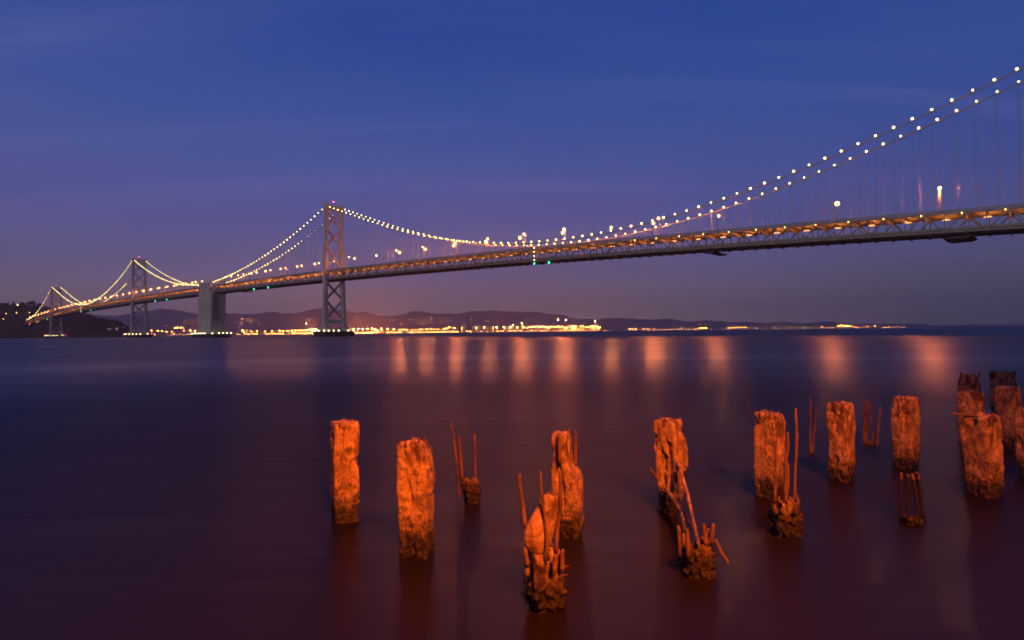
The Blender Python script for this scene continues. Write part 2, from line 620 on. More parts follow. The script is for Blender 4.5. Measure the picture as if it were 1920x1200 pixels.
# unit meshes that are shared
_b = MB(); _b.ico((0, 0, 0), 1.2, 2); BULB = _b.mesh('lamp_globe', G_ROAD, smooth=True)
_b = MB(); _b.ico((0, 0, 0), 0.54, 2); CBULB = _b.mesh('cable_lamp', G_CABLE, smooth=True)
_b = MB(); _b.ico((0, 0, 0), 0.30, 1); NBULB = _b.mesh('truss_lamp', G_NODE, smooth=True)
_b = MB(); _b.ico((0, 0, 0), 0.6, 1); FBULB = _b.mesh('fender_lamp', G_FEND, smooth=True)
_b = MB(); _b.ico((0, 0, 0), 0.7, 1); RBULB = _b.mesh('beacon', G_RED, smooth=True)
_b = MB(); _b.ico((0, 0, 0), 0.7, 1); GBULB = _b.mesh('navigation_lamp', G_GREEN, smooth=True)
_b = MB(); _b.tube([(0, 0, 0), (0, 0, 1)], 1.0, 6); ROPE = _b.mesh('hanger', ROPEM)


def build_deck(name, label, s0, s1, detail_to, lamps_to):
    root = thing(name, label, 'bridge', B((s0 + s1) / 2, 0, 0))
    n = int(round((s1 - s0) / PANEL))
    ss = [s0 + (s1 - s0) * i / n for i in range(n + 1)]
    def part(nm, mat, *bars, kind=None):
        m = MB()
        for b_ in bars:
            sweep(m, ss, *b_)
        return m.build(nm, mat, root, kind)
    part('upper_deck', ROADM, (-9.7, 9.7, -2.2, -1.25))
    part('lower_deck', ROADM, (-9.7, 9.7, -10.9, -10.2))
    for sd in (-1, 1):
        part('railing', STEEL_D, (sd * 10.55 - .12, sd * 10.55 + .12, -1.1, -0.02))
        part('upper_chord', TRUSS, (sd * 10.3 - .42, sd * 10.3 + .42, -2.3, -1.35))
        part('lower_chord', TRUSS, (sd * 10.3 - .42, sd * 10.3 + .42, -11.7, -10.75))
        part('lower_barrier', STEEL_D, (sd * 9.4 - .12, sd * 9.4 + .12, -10.15, -8.9))
    m = MB()
    for v in (-7.5, -4.5, -1.5, 1.5, 4.5, 7.5):
        sweep(m, ss, v - .25, v + .25, -12.2, -10.9)
    m.build('stringer', UNDER, root, 'stuff')
    rest_b, rest_w, rest_l, rest_t, rest_n = MB(), MB(), MB(), MB(), MB()
    for i, s in enumerate(ss):
        z = zr(s)
        one = s < detail_to
        # floor beams
        m = MB() if one else rest_b
        m.beam(B(s, -9.85, z - 2.95), B(s, 9.85, z - 2.95), 0.45, 1.45)
        if one:
            m.build('floor_beam', STEEL_D, root)
        rest_l.beam(B(s, -10.6, z - 12.0), B(s, 10.6, z - 12.0), 0.5, 1.3)
        for sd in (-1, 1):
            v = sd * 10.3
            m = MB() if one else rest_w
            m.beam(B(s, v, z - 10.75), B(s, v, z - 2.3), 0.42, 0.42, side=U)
            if one:
                m.build('vertical', TRUSS, root)
            if i < n:
                s2 = ss[i + 1]
                z2 = zr(s2)
                a, b_ = ((B(s, v, z - 1.9), B(s2, v, z2 - 11.2)) if i % 2 == 0 else
                         (B(s, v, z - 11.2), B(s2, v, z2 - 1.9)))
                m = MB() if one else rest_w
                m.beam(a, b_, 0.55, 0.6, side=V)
                if one:
                    m.build('diagonal', TRUSS, root)
            # gusset plates at the nodes
            zz = z - 2.5 if i % 2 == 0 else z - 10.6
            rest_n.box(B(s, v, zz), 2.0, 0.92, 1.3, U, V)
        # lamps of the lower roadway: one trough under the upper floor every second panel
        if i % 2 == 1 and i < n:
            m = MB() if s < lamps_to else rest_t
            m.beam(B(s - 1.6, -2.2, z - 3.9), B(s + 1.6, -2.2, z - 3.9), 0.9, 0.22, side=V)
            if s < lamps_to:
                m.build('deck_lamp', G_DECK, root)
    if rest_b.v:
        rest_b.build('floor_beam', STEEL_D, root, 'stuff')
    if rest_w.v:
        rest_w.build('truss_web', TRUSS, root, 'stuff')
    rest_l.build('lower_floor_beam', UNDER, root, 'stuff')
    rest_n.build('gusset_plate', TRUSS, root, 'stuff')
    if rest_t.v:
        rest_t.build('deck_lamp', G_DECK, root, 'stuff')
    return root, ss


deck1, ss1 = build_deck('bridge_deck', 'double deck steel truss roadway with orange lit lower level, right of the concrete pier',
                        -701, 326, 20, 326)
deck2, ss2 = build_deck('bridge_deck', 'distant double deck truss roadway between the concrete pier and the dark island',
                        379, 1770, -9999, -9999)
# small lamps at the upper nodes of the near truss, on the nearer half of the main span
for i, s in enumerate(ss1):
    if i % 2 == 0 and s < -400:
        place('truss_lamp', NBULB, deck1, B(s + 1.2, -10.95, zr(s) - 2.1))
# navigation lamps below the deck
for s in (-317.7, -337.1 + 4, 187.5, 145.6):
    place('navigation_lamp', GBULB, deck1, B(s, -10.6 if s < 0 else -9.8, zr(s) - 13.6))
for s in (522, 581, 1014, 1097, 1462, 1572):
    place('navigation_lamp', GBULB, deck2, B(s, -10.6, zr(s) - 13.8))
for s in (1600, 1700):
    place('navigation_lamp', RBULB, deck2, B(s, -10.6, zr(s) - 14))
for dk, s in ((deck1, -318), (deck2, 1097)):
    for k in range(4):
        place('marker_lamp', FBULB, dk, B(s, -11.0, zr(s) - 0.8 - 3.3 * k), (0.42, 0.42, 0.42))

for dk, s0_, s1_ in ((deck1, -692.5, 320), (deck2, 387, 1765)):
    s = s0_
    while s < s1_:
        DECK_LIGHTS.append((dk, s))
        s += 17.0
# maintenance travellers hung under the deck
for s, ln, lab in ((-596, 13, 'dark maintenance traveller hung under the truss near the right edge'),
                   (-466, 6, 'small dark maintenance platform under the truss, left of the larger one'),
                   (240, 11, 'dark maintenance platform under the deck just right of the concrete pier')):
    tr = thing('maintenance_traveller', lab, 'work platform', B(s, 0, zr(s) - 14), 'platforms hung under the bridge')
    m = MB()
    z = zr(s) - 13.9
    m.hexa([B(s - ln * .32, -11, z - .9), B(s + ln * .32, -11, z - .9), B(s + ln * .32, 11, z - .9), B(s - ln * .32, 11, z - .9),
            B(s - ln * .5, -11.6, z), B(s + ln * .5, -11.6, z), B(s + ln * .5, 11.6, z), B(s - ln * .5, 11.6, z)])
    m.build('platform', UNDER, tr)
    for a in (-1, 1):
        m = MB()
        m.beam(B(s + a * ln * .3, -11.2, z), B(s + a * ln * .3, -11.2, z + 2.4), .3, .3)
        m.beam(B(s + a * ln * .3, 11.2, z), B(s + a * ln * .3, 11.2, z + 2.4), .3, .3)
        m.build('hanger_frame', UNDER, tr)


# ------------------------------------------------------------------ towers
def build_tower(s0, top, label, lamp_ends):
    root = thing('bridge_tower', label, 'bridge tower', B(s0, 0, 0), 'steel towers of the bridge')
    dt = zr(s0)
    db = dt - 13.2
    def vz(z):                              # half distance between the legs
        return 12.3 - (12.3 - 10.1) * min(1, max(0, (z - 12) / (top - 12)))
    def wz(z):
        t = min(1, max(0, (z - 12) / (top - 12)))
        return 5.4 - 1.7 * t, 6.6 - 2.0 * t   # across, along
    up = lambda f: dt + (top - dt) * f
    dn = lambda f: 12.5 + (db - 12.5) * f
    # legs: a core with four proud flanges, so edges and recesses show
    for sd in (-1, 1):
        m = MB()
        zs = [11.6, 30, db, dt, up(.5), top]
        for (fw, fl) in ((1.0, 0.55), (0.62, 1.0)):
            for a, b_ in zip(zs[:-1], zs[1:]):
                pts = []
                for z in (a, b_):
                    w, l = wz(z)
                    w, l, v = w * fw, l * fl, sd * vz(z)
                    pts += [B(s0 - l / 2, v - w / 2, z), B(s0 + l / 2, v - w / 2, z),
                            B(s0 + l / 2, v + w / 2, z), B(s0 - l / 2, v + w / 2, z)]
                m.hexa(pts)
        leg = m.build('leg', STEEL, root)
        m = MB()
        w, l = wz(top)
        m.box(B(s0, sd * vz(top), top + .9), l * 1.1, w * 1.05, 1.8, U, V)
        m.build('saddle_housing', STEEL, leg)
    # X bracing
    def brace(za, zb, w):
        for sg in (-1, 1):
            m = MB()
            m.beam(B(s0 + sg * .02, -sg * (vz(za) - 1.2), za), B(s0 + sg * .02, sg * (vz(zb) - 1.2), zb), 1.9 + sg * .03, w, side=U)
            m.build('diagonal_brace', STEEL, root)
        m = MB()
        m.box(B(s0, 0, (za + zb) / 2), 2.2, 4.2, 4.2, U, V)
        m.build('crossing_plate', STEEL, root)
    for a, b_ in ((.90, .66), (.64, .375), (.355, .03)):
        brace(up(a), up(b_), 2.3)
    for a, b_ in ((.985, .60), (.57, .155)):
        brace(dn(a), dn(b_), 2.2)
    m = MB()
    m.beam(B(s0, -vz(17) + 2.2, dn(.10)), B(s0, vz(17) - 2.2, dn(.10)), 3.0, 4.2, side=U)
    m.build('strut', STEEL, root)
    # portal with small openings
    m = MB()
    vv = vz(top) - 1.7
    m.beam(B(s0, -vv, up(.93)), B(s0, vv, up(.93)), 2.6, 2.6, side=U)
    m.beam(B(s0, -vv, up(.985)), B(s0, vv, up(.985)), 2.6, 1.6, side=U)
    for k in range(5):
        v = -vv + 2 * vv * (k + .5) / 5
        m.beam(B(s0, v, up(.945)), B(s0, v, up(.977)), 2.4, 1.3, side=U)
    m.build('portal_beam', STEEL, root)
    # beacon
    m = MB()
    m.beam(B(s0, 0, up(.99)), B(s0, 0, top + 4.2), .5, .5)
    mast = m.build('beacon_mast', STEEL_D, root)
    place('beacon', RBULB, mast, B(s0, 0, top + 4.7))
    # base
    for sd in (-1, 1):
        m = MB()
        v = sd * vz(10)
        lo, hi = [], []
        for k in range(8):
            a = PI / 8 + k * PI / 4
            lo.append(B(s0 + 9.0 * math.cos(a), v + 7.6 * math.sin(a), 6.2))
            hi.append(B(s0 + 5.2 * math.cos(a), v + 4.4 * math.sin(a), 12.4))
        md = [(p * .25 + q * .75) for p, q in zip(lo, hi)]
        mid = [Vector((p.x, p.y, 9.6)) for p in lo]
        m.add(lo + mid + hi, [tuple(range(7, -1, -1)), tuple(range(16, 24))] +
              [(k, (k + 1) % 8, 8 + (k + 1) % 8, 8 + k) for k in range(8)] +
              [(8 + k, 8 + (k + 1) % 8, 16 + (k + 1) % 8, 16 + k) for k in range(8)])
        m.build('pedestal', CONC, root)
    m = MB()
    m.box(B(s0, 0, 7.2), 12, 12, 3.6, U, V)
    m.build('pier_cap', CONC, root)
    m = MB()
    lo, hi = [], []
    for k in range(28):
        a = 2 * PI * k / 28
        c_, s_ = math.cos(a), math.sin(a)
        r = (abs(c_) ** 5 + abs(s_) ** 5) ** (-1 / 5)
        lo.append(B(s0 + 11 * r * c_, 23.5 * r * s_, -1))
        hi.append(B(s0 + 11 * r * c_, 23.5 * r * s_, 6.3))
    m.add(lo + hi, [tuple(range(27, -1, -1)), tuple(range(28, 56))] + [(k, (k + 1) % 28, 28 + (k + 1) % 28, 28 + k) for k in range(28)])
    fend = m.build('fender', FENDER, root)
    pts = [(-11.2, -20), (-11.2, -14), (-11.2, -7.5), (-11.2, -1), (-11.2, 12), (-11.2, 19), (-6, -23.8), (2, -23.8), (9, -23.8)]
    for i, (a, v) in enumerate(pts):
        end = lamp_ends and i in (5, 8)
        place('fender_lamp', RBULB if end else FBULB, fend, B(s0 + a, v, 7.0), (.9, .9, .9))
    return root


build_tower(0, 155.2, 'tall grey steel bridge tower with X bracing, nearest and largest of three', False)
build_tower(708, 154.6, 'grey braced bridge tower left of the concrete pier, middle sized', True)
build_tower(1408, 140, 'smallest and farthest braced bridge tower, in front of the dark island', True)


# ------------------------------------------------------------------ concrete anchorage pier
anc = thing('anchorage_pier', 'massive pale concrete anchorage block standing in the water in mid bridge', 'bridge pier', B(353, 0, 0))
A0, A1, N0, N1 = 327.0, 378.5, -13.0, 10.5


def prism(mb, a0, a1, n0, n1, z0, z1, bat=0.0):
    mb.hexa([B(a0, n0, z0), B(a1, n0, z0), B(a1, n1, z0), B(a0, n1, z0),
             B(a0 + bat, n0 + bat, z1), B(a1 - bat, n0 + bat, z1), B(a1 - bat, n1 - bat, z1), B(a0 + bat, n1 - bat, z1)])


zt = zr(353)
m = MB(); prism(m, A0, A1, N0, N1, -1, zt - 13.4, 0.9); m.build('block', CONC, anc)
m = MB()
prism(m, A0 - .9, A1 + .5, N0 - .5, N1 + .5, -1, 25.5, 0.25)
m.build('plinth', CONC, anc)
m = MB()
for z_ in (33.0, 41.0, 49.0, 57.0):
    prism(m, A0 + .35, A1 - .35, N0 + .30, N1 - .30, z_, z_ + .55)
m.build('lift_joint', STEEL_D, anc)
m = MB()                                       # raised buttresses on the end that faces along the bridge
prism(m, A0 - .6, A0 + 1.2, N0 + .6, N0 + 5.5, -1, zt - 13.6, 0.3)
prism(m, A0 - .6, A0 + 1.2, N1 - 7.2, N1 - .6, -1, zt - 13.6, 0.3)
m.build('buttress', CONC, anc)
m = MB(); prism(m, A0 + 3, A1 - 4, N0 + .9, -11.0, zt - 13.4, zt + 4.2, 0.2); m.build('side_wall', CONC, anc)
m = MB()
for a in (330.2, 339, 347.5, 356, 365):
    prism(m, a, a + 3.4, N0 + .55, N0 + .95, zt - 12.8, zt + 3.2, 0.04)
m.build('pilaster', CONC, anc)
m = MB(); prism(m, A0 + 3, A1 - 4, 11.0, N1 + 2.4, zt - 13.4, zt + 4.2, 0.2); m.build('side_wall', CONC, anc)
m = MB(); prism(m, A0 + 4, A0 + 8, -10.9, 10.9, zt + 5.0, zt + 7.2, 0.1); m.build('portal_beam', CONC, anc)
m = MB()
lo, hi = [], []
for k in range(28):
    a = 2 * PI * k / 28
    c_, s_ = math.cos(a), math.sin(a)
    r = (abs(c_) ** 6 + abs(s_) ** 6) ** (-1 / 6)
    lo.append(B(352.7 + 35 * r * c_, -1.2 + 19 * r * s_, -1)); hi.append(B(352.7 + 35 * r * c_, -1.2 + 19 * r * s_, 5.4))
m.add(lo + hi, [tuple(range(27, -1, -1)), tuple(range(28, 56))] + [(k, (k + 1) % 28, 28 + (k + 1) % 28, 28 + k) for k in range(28)])
fend = m.build('fender', FENDER, anc)
for a, v in ((-35.3, -14), (-35.3, -4), (-35.3, 2), (-35.3, 8), (-35.3, 14)):
    place('fender_lamp', FBULB, fend, B(352.7 + a, v, 6.1))
for k in range(9):
    place('fender_lamp', FBULB, fend, B(328 + 6.6 * k, -20.4, 6.1), (.75, .75, .75))


# ------------------------------------------------------------------ main cables, hangers, lamps
def cable_fit(pts, deg):
    a = np.array(pts, float)
    return np.polynomial.Polynomial.fit(a[:, 0], a[:, 1], min(deg, len(pts) - 1))


SEGS = [  # s range, profile points
    (-692, 0, cable_fit([(-704, 150), (-622, 126.8), (-568, 108.6), (-510, 93.5), (-444, 81.3), (-369, 75.4), (-305, 75.6), (-241, 84.0), (-149, 104.9), (-75, 127), (0, 152.6)], 6)),
    (0, 330, cable_fit([(0, 152.6), (77, 127.3), (149, 109.6), (248, 91.6), (330, 83.2)], 3)),
    (376, 708, cable_fit([(376, 83.4), (470, 90), (566, 107), (615, 122), (688, 146), (708, 152.5)], 3)),
    (708, 1408, cable_fit([(708, 152.5), (812, 118), (888, 97), (971, 84.4), (1061, 79.0), (1140, 81.5), (1213, 90), (1320, 117), (1408, 138)], 5)),
    (1408, 1765, cable_fit([(1408, 138), (1500, 104), (1558, 86), (1640, 67.5), (1710, 59), (1765, 56)], 4)),
]


def build_cable(seg_ids, v, label, far):
    root = thing('main_cable', label, 'bridge cable', B(SEGS[seg_ids[0]][0], v, 0), 'main suspension cables with lamps')
    m = MB()
    rope_rest = MB()
    lamp_rest = MB()
    count = 0
    for si in seg_ids:
        a, b_, pf = SEGS[si]
        n = max(12, int((b_ - a) / 6))
        m.tube([B(a + (b_ - a) * i / n, v, float(pf(a + (b_ - a) * i / n))) for i in range(n + 1)], 0.42, 8)
        k = int((b_ - a) / PANEL)
        for i in range(1, k + 1):
            s = (a + i * PANEL) if si != 0 else (b_ - i * PANEL)
            if not (a < s < b_):
                continue
            zc = float(pf(s))
            zd = zr(s) - 1.0
            if zc - zd > 1.2 and not (si == 0 and s > -9):
                if si <= 1:
                    for off in (-.35, .35):
                        place('hanger', ROPE, root, B(s + off, v, zd), (0.055, 0.055, zc - zd))
                else:
                    rope_rest.tube([B(s, v, zd), B(s, v, zc)], .12, 4, False)
            # hand-rail lamps of the cable
            if zc - zd > 0.2:
                if far and si == 1 and s < 95:
                    sc = .45 if int(s / PANEL) % 2 else 0.3
                elif far and (si == 3 and s < 820 or si == 4):
                    continue
                else:
                    sc = 1.0 if si <= 1 else 0.95
                sc *= random.uniform(.72, 1.12)
                if far:
                    sc *= .93
                place('cable_lamp', CBULB, root, B(s, v - .1, zc + 1.15), (sc, sc, sc))
    m.build('cable', CABLE, root, smooth=True)
    if rope_rest.v:
        rope_rest.build('hanger', CABLE, root, 'stuff')
    return root


build_cable((0, 1), -10.06, 'upper of two lamp studded main cables at right, passing over the tallest tower', False)
build_cable((0, 1), 10.06, 'lower of two lamp studded main cables at right, on the far deck side', True)
build_cable((2, 3, 4), -10.06, 'distant lamp studded near side cable swooping between the two smaller towers', False)
build_cable((2, 3, 4), 10.06, 'distant lamp studded far side cable behind the two smaller towers', True)

# ------------------------------------------------------------------ street lamps of the upper deck
ORD = ['first', 'second', 'third', 'fourth', 'fifth', 'sixth', 'seventh', 'eighth', 'ninth', 'tenth', 'eleventh', 'twelfth',
       'thirteenth', 'fourteenth', 'fifteenth', 'sixteenth', 'seventeenth', 'eighteenth', 'nineteenth', 'twentieth',
       'twenty-first', 'twenty-second', 'twenty-third', 'twenty-fourth', 'twenty-fifth', 'twenty-sixth', 'twenty-seventh', 'twenty-eighth',
       'twenty-ninth', 'thirtieth', 'thirty-first', 'thirty-second', 'thirty-third', 'thirty-fourth', 'thirty-fifth', 'thirty-sixth']
SOFT = BULB.copy(); SOFT.materials[0] = G_ROADF; SOFT.name = 'lamp_globe_soft'


def lamp_light(name, loc, power, col, radius, parent, up_cone=None):
    d = LIGHTS.get((name, power))
    if d is None:
        d = bpy.data.lights.new(name, 'SPOT' if up_cone else 'POINT')
        if up_cone:                                     # uplight added to brighten the floor above, away from the water
            d.spot_size = math.radians(up_cone)
            d.spot_blend = .4
        d.energy = power
        d.color = col
        d.shadow_soft_size = radius
        LIGHTS[(name, power)] = d
    o = bpy.data.objects.new(name, d)
    COL.objects.link(o)
    o.location = Vector(loc) - Vector(WORLD.get(parent.name, (0, 0, 0)))
    if up_cone:
        o.rotation_euler = (PI, 0, 0)
    o.parent = parent
    return o


def street_lamp(s, v, ztop, label, big=1.0, soft=False):
    zd = zr(s) - 1.25
    root = thing('street_lamp', label, 'street lamp', B(s, v, zd), 'orange street lamps on the bridge deck')
    inward = 1 if v < 0 else -1
    m = MB()
    m.tube([B(s, v, zd), B(s, v, zd + (ztop - zd) * .5), B(s, v, ztop - .4), B(s, v + inward * .5, ztop + .2), B(s, v + inward * 1.6, ztop + .45)],
           [.24, .21, .18, .14, .12], 6)
    m.build('pole', POLE, root)
    m = MB()
    m.box(B(s, v + inward * 1.9, ztop + .62), .7, 1.3, .25, U, V)
    head = m.build('lamp_head', POLE, root)
    place('globe', SOFT if soft else BULB, head, B(s, v + inward * 1.9, ztop), (big, big, big))
    lamp_light('street_lamp_light', B(s, v + inward * 1.9, ztop - 1.2), (30000 if 80 < s < 330 else 6000 if s <= 80 else 10000) if soft else round(9.0e4 * (big ** 2 if s < -100 else .11 if s < -20 else .05), -3), (1.0, 0.23, 0.06), .5, root)
    return root


for dk, s in DECK_LIGHTS:
    lamp_light('deck_fill_uplight', B(s, -2.2, zr(s) - 7.2), 8500 if s < 0 else 20000, (1.0, 0.27, 0.045), .25, dk, 172)  # added uplights, set below the lamp troughs

near_main = [-13, -54.8, -96, -135.7, -177.2, -217.9, -259.7, -299.9, -344.7, -389.6, -424.1, -471.3, -540.8]
bigs = [0.55, 1.0, .85, 1.15, .95, 1.0, 1.2, 1.15, 1.0, .85, 1.1, .8, 1.08]
for k, s in enumerate(near_main):
    street_lamp(s, -9.5, zr(s) + 9.4, 'orange street lamp on near side of the main span, %s right of the tallest tower' % ORD[k], bigs[k])
far_main = [(-20, .7), (-110.7, .8), (-154.3, .6), (-203.2, .9), (-247.2, .8), (-291.3, .9), (-334.7, .95), (-420.2, .9), (-587.1, .75)]
for k, (s, b_) in enumerate(far_main):
    street_lamp(s, 9.5, zr(s) + 15.0, 'orange street lamp on far side of the main span, %s right of the tallest tower' % ORD[k], b_)
west_side = [(582, .9), (550, 1.1), (520, 1.0), (492, 1.1), (465, 1.0), (439, 1.0)]
s = 30.0
k = 0
while s < 320:
    street_lamp(s, -9.5, zr(s) + 9.4, 'orange street lamp on near side between tallest tower and concrete pier, %s from the tower' % ORD[k], random.uniform(.8, 1.1))
    street_lamp(s + 17, 9.5, zr(s) + 13.0, 'orange street lamp on far side between tallest tower and concrete pier, %s from the tower' % ORD[k], random.uniform(.7, .95), True)
    s += 42.5
    k += 1
k = 0
s = 400.0
while s < 1740:
    seg, nm = (('between concrete pier and middle tower', 0) if s < 708 else
               ('between the two smaller towers', 1) if s < 1408 else ('between farthest tower and island', 2))
    if s >= 708 and k and s - 42.5 < 708 or s >= 1408 and s - 42.5 < 1408:
        k = 0
    street_lamp(s, -9.5, zr(s) + 9.4, 'small orange near side street lamp %s, %s from the right' % (seg, ORD[k]), random.uniform(.9, 1.2), True)
    street_lamp(s + 14, 9.5, zr(s) + 12.5, 'small orange far side street lamp %s, %s from the right' % (seg, ORD[k]), random.uniform(.8, 1.1), True)
    s += 42.5
    k += 1


# ------------------------------------------------------------------ hills
def lerp_tab(tab, x):
    xs = [t[0] for t in tab]
    ys = [t[1] for t in tab]
    return float(np.interp(x, xs, ys))


def hor(x):
    return 622.1 - 0.01096 * (x - 960)


RIDGE = [(-900, 592), (-300, 590), (100, 592), (240, 590), (270, 586), (300, 582.5), (330, 583), (360, 585.5), (390, 587), (430, 589.5), (450, 587.5), (480, 590),
         (505, 587), (530, 589), (560, 588), (585, 583), (605, 581.5), (625, 583), (650, 586.5), (680, 589.5), (710, 591.5), (740, 590.5), (770, 588.5), (800, 588.5),
         (830, 588), (860, 586), (890, 584), (930, 583.5), (960, 584.5), (1000, 588), (1040, 592), (1080, 596), (1120, 598.5), (1180, 599), (1240, 599),
         (1300, 601.5), (1360, 604), (1430, 605.5), (1500, 606), (1560, 606.5), (1640, 607.5), (1720, 608.8), (1820, 609.8), (1920, 610), (2300, 606), (3000, 606)]


def build_hills(name, Y0, Y1, tab, amp, seed, mat, rows=14, step=8):
    m = MB()
    xs = list(range(-900, 3001, step))
    nx = len(xs)
    for r in range(rows + 1):
        t = r / rows
        Y = Y0 + (Y1 - Y0) * t
        for x in xs:
            X = (x - 960) / F_PX * Y
            hr = max(6.0, (hor(x) - lerp_tab(tab, x)) / F_PX * Y1)
            prof = min(1.0, t / .8) ** 1.5 if t <= .8 else 1 - (t - .8) * 1.6
            nz = noise.fractal(Vector((X * .0016 + seed, Y * .0011, 0)), .8, 2.0, 7)
            h = hr * prof + amp * nz * (0.25 + prof) * (1 if t > 0 else 0)
            m.v.append((X, Y, h if t > 0 else -2))
    for r in range(rows):
        for i in range(nx - 1):
            a = r * nx + i
            m.f.append((a, a + 1, a + 1 + nx, a + nx))
    return m.build(name, mat, kind='structure', smooth=True)


build_hills('far_hills', 8200, 12000, RIDGE, 40, 3.1, HILLM, step=4)

# flat far shore
sh = MB()
SHORE = [(-400, 5200), (240, 5200), (700, 5000), (1000, 4900), (1135, 4900), (1150, 6500), (1320, 6600), (1400, 7200), (1720, 7600), (1760, 7900), (2600, 7900)]
xs = list(range(-400, 2601, 20))
for x in xs:
    Y = lerp_tab(SHORE, x)
    for (yy, z) in ((Y, -1), (Y + 2, 3.0), (8300, 4.0)):
        sh.v.append(((x - 960) / F_PX * yy, yy, z))
for i in range(len(xs) - 1):
    for r in range(2):
        a = i * 3 + r
        sh.f.append((a, a + 3, a + 4, a + 1))
sh.build('far_shore', SHOREM, kind='structure')

# ------------------------------------------------------------------ island at the far bridge end
ISL = [(-700, 575), (-200, 566), (-60, 568), (0, 573), (20, 572), (45, 571), (70, 572), (88, 575), (100, 576), (120, 580), (140, 584), (160, 588), (172, 593),
       (185, 596), (200, 598.5), (215, 601), (228, 606), (238, 612), (244, 620), (250, 630), (256, 640)]
isl = MB()
xs = list(range(-700, 257, 6))
IY0, IY1 = 1890.0, 2250.0
ROWS = 16


def isl_h(x, t):
    Y = IY0 + (IY1 - IY0) * t
    hr = max(-6, (hor(x) - lerp_tab(ISL, x)) / F_PX * (IY0 + (IY1 - IY0) * .7))
    prof = min(1.0, (t / .7)) ** .62 if t <= .7 else 1 - (t - .7) * 1.1
    nz = noise.fractal(Vector((x * .035, Y * .012, 2.2)), 1.0, 2.0, 4)
    return hr * prof + 4.5 * nz * prof


for r in range(ROWS + 1):
    t = r / ROWS
    Y = IY0 + (IY1 - IY0) * t
    for x in xs:
        isl.v.append(((x - 960) / F_PX * Y, Y, isl_h(x, t) if t > 0 else -3))
nx = len(xs)
for r in range(ROWS):
    for i in range(nx - 1):
        a = r * nx + i
        isl.f.append((a, a + 1, a + 1 + nx, a + nx))
isl.build('island_hill', ISLM, kind='structure', smooth=True)


def leaf_quad(mb, c, size, rng):
    d = Vector((rng.gauss(0, 1), rng.gauss(0, 1), rng.gauss(0, 1))).normalized()
    a = d.orthogonal().normalized()
    b_ = d.cross(a)
    a, b_ = a * size * rng.uniform(.6, 1.2), b_ * size * rng.uniform(.4, .8)
    mb.add([c - a - b_, c + a - b_ * .4, c + a * .7 + b_, c - a * .6 + b_ * .8], [(0, 1, 2, 3)])


# scrub and closed woodland on the slopes
rng = random.Random(5)
wd = MB()
for i in range(5200):
    x = rng.uniform(-300, 252)
    t = rng.random() ** .8 * .78 + .02
    h = isl_h(x, t)
    if h < 2:
        continue
    Y = IY0 + (IY1 - IY0) * t
    c = Vector(((x - 960) / F_PX * Y, Y, h + rng.uniform(0.5, 3.5)))
    for k in range(4):
        leaf_quad(wd, c + Vector((rng.gauss(0, 2.4), rng.gauss(0, 2.4), rng.gauss(0, 1.4))), 2.2, rng)
wd.build('island_scrub', LEAF, kind='stuff')

# trees one can tell apart along the ridge
CROWNS = []
for kind in range(5):
    cm = MB()
    rg = random.Random(40 + kind)
    conical = kind == 0
    nlob = 1 if conical else 7
    lobes = [(Vector((rg.gauss(0, .32), rg.gauss(0, .32), rg.uniform(.42, .86))), rg.uniform(.22, .36)) for _ in range(nlob)]
    for i in range(360):
        if conical:
            z = rg.uniform(.12, 1.0)
            r = (1.02 - z) * .36 * math.sqrt(rg.random())
            a = rg.uniform(0, 2 * PI)
            c = Vector((r * math.cos(a), r * math.sin(a), z))
        else:
            o_, r_ = lobes[i % nlob]
            d = Vector((rg.gauss(0, 1), rg.gauss(0, 1), rg.gauss(0, .8))).normalized()
            c = o_ + d * r_ * rg.uniform(.6, 1.0)
        leaf_quad(cm, c, .085, rg)
    CROWNS.append(cm.mesh('crown', LEAF))
_t = MB()
_t.tube([(0, 0, -.1), (.01, 0, .35), (-.01, .01, .7)], [.045, .035, .015], 6)
_t.tube([(.01, 0, .35), (.16, .05, .6)], [.02, .008], 5)
_t.tube([(.0, 0, .42), (-.15, -.04, .66)], [.02, .008], 5)
TRUNK = _t.mesh('trunk', BARK)
tree_tab = [(2, 14, 1), (9, 16, 2), (16, 13, 3), (25, 21, 0), (31, 13, 2), (37, 12, 4), (44, 17, 1), (52, 13, 3), (58, 17, 2), (65, 15, 4), (72, 16, 1),
            (79, 14, 3), (86, 13, 2), (93, 12, 4), (99, 12, 1), (106, 11, 3), (114, 11, 2), (124, 10, 4), (134, 10, 1), (146, 10, 3), (158, 10, 2), (170, 9, 4),
            (178, 9, 1), (187, 13, 2), (194, 13, 3), (202, 9, 1), (211, 9, 4), (220, 7, 2), (-10, 15, 1), (-24, 14, 2), (-40, 15, 3)]
for x, h, kd in sorted(tree_tab):
    t = .64 + .05 * math.sin(x)
    Y = IY0 + (IY1 - IY0) * t
    loc = Vector(((x - 960) / F_PX * Y, Y, isl_h(x, t) - .5))
    lab = ('dark conical tree standing out on the island ridge above the bridge end' if kd == 0 else
           'dark round crowned tree on the left island ridge, %s from the left' % ORD[sum(1 for q in tree_tab if q[0] < x and q[2] != 0)] if x < 100 else
           'dark bushy tree on the descending ridge, %s right of farthest tower' % ORD[sum(1 for q in tree_tab if 100 <= q[0] < x)])
    tr = thing('tree', lab, 'tree', loc, 'trees on the island ridge')
    c = place('crown', CROWNS[kd], tr, loc, (h, h, h * (1.0 if kd == 0 else .95)))
    c.rotation_euler.z = x
    place('trunk', TRUNK, tr, loc, (h, h, h))

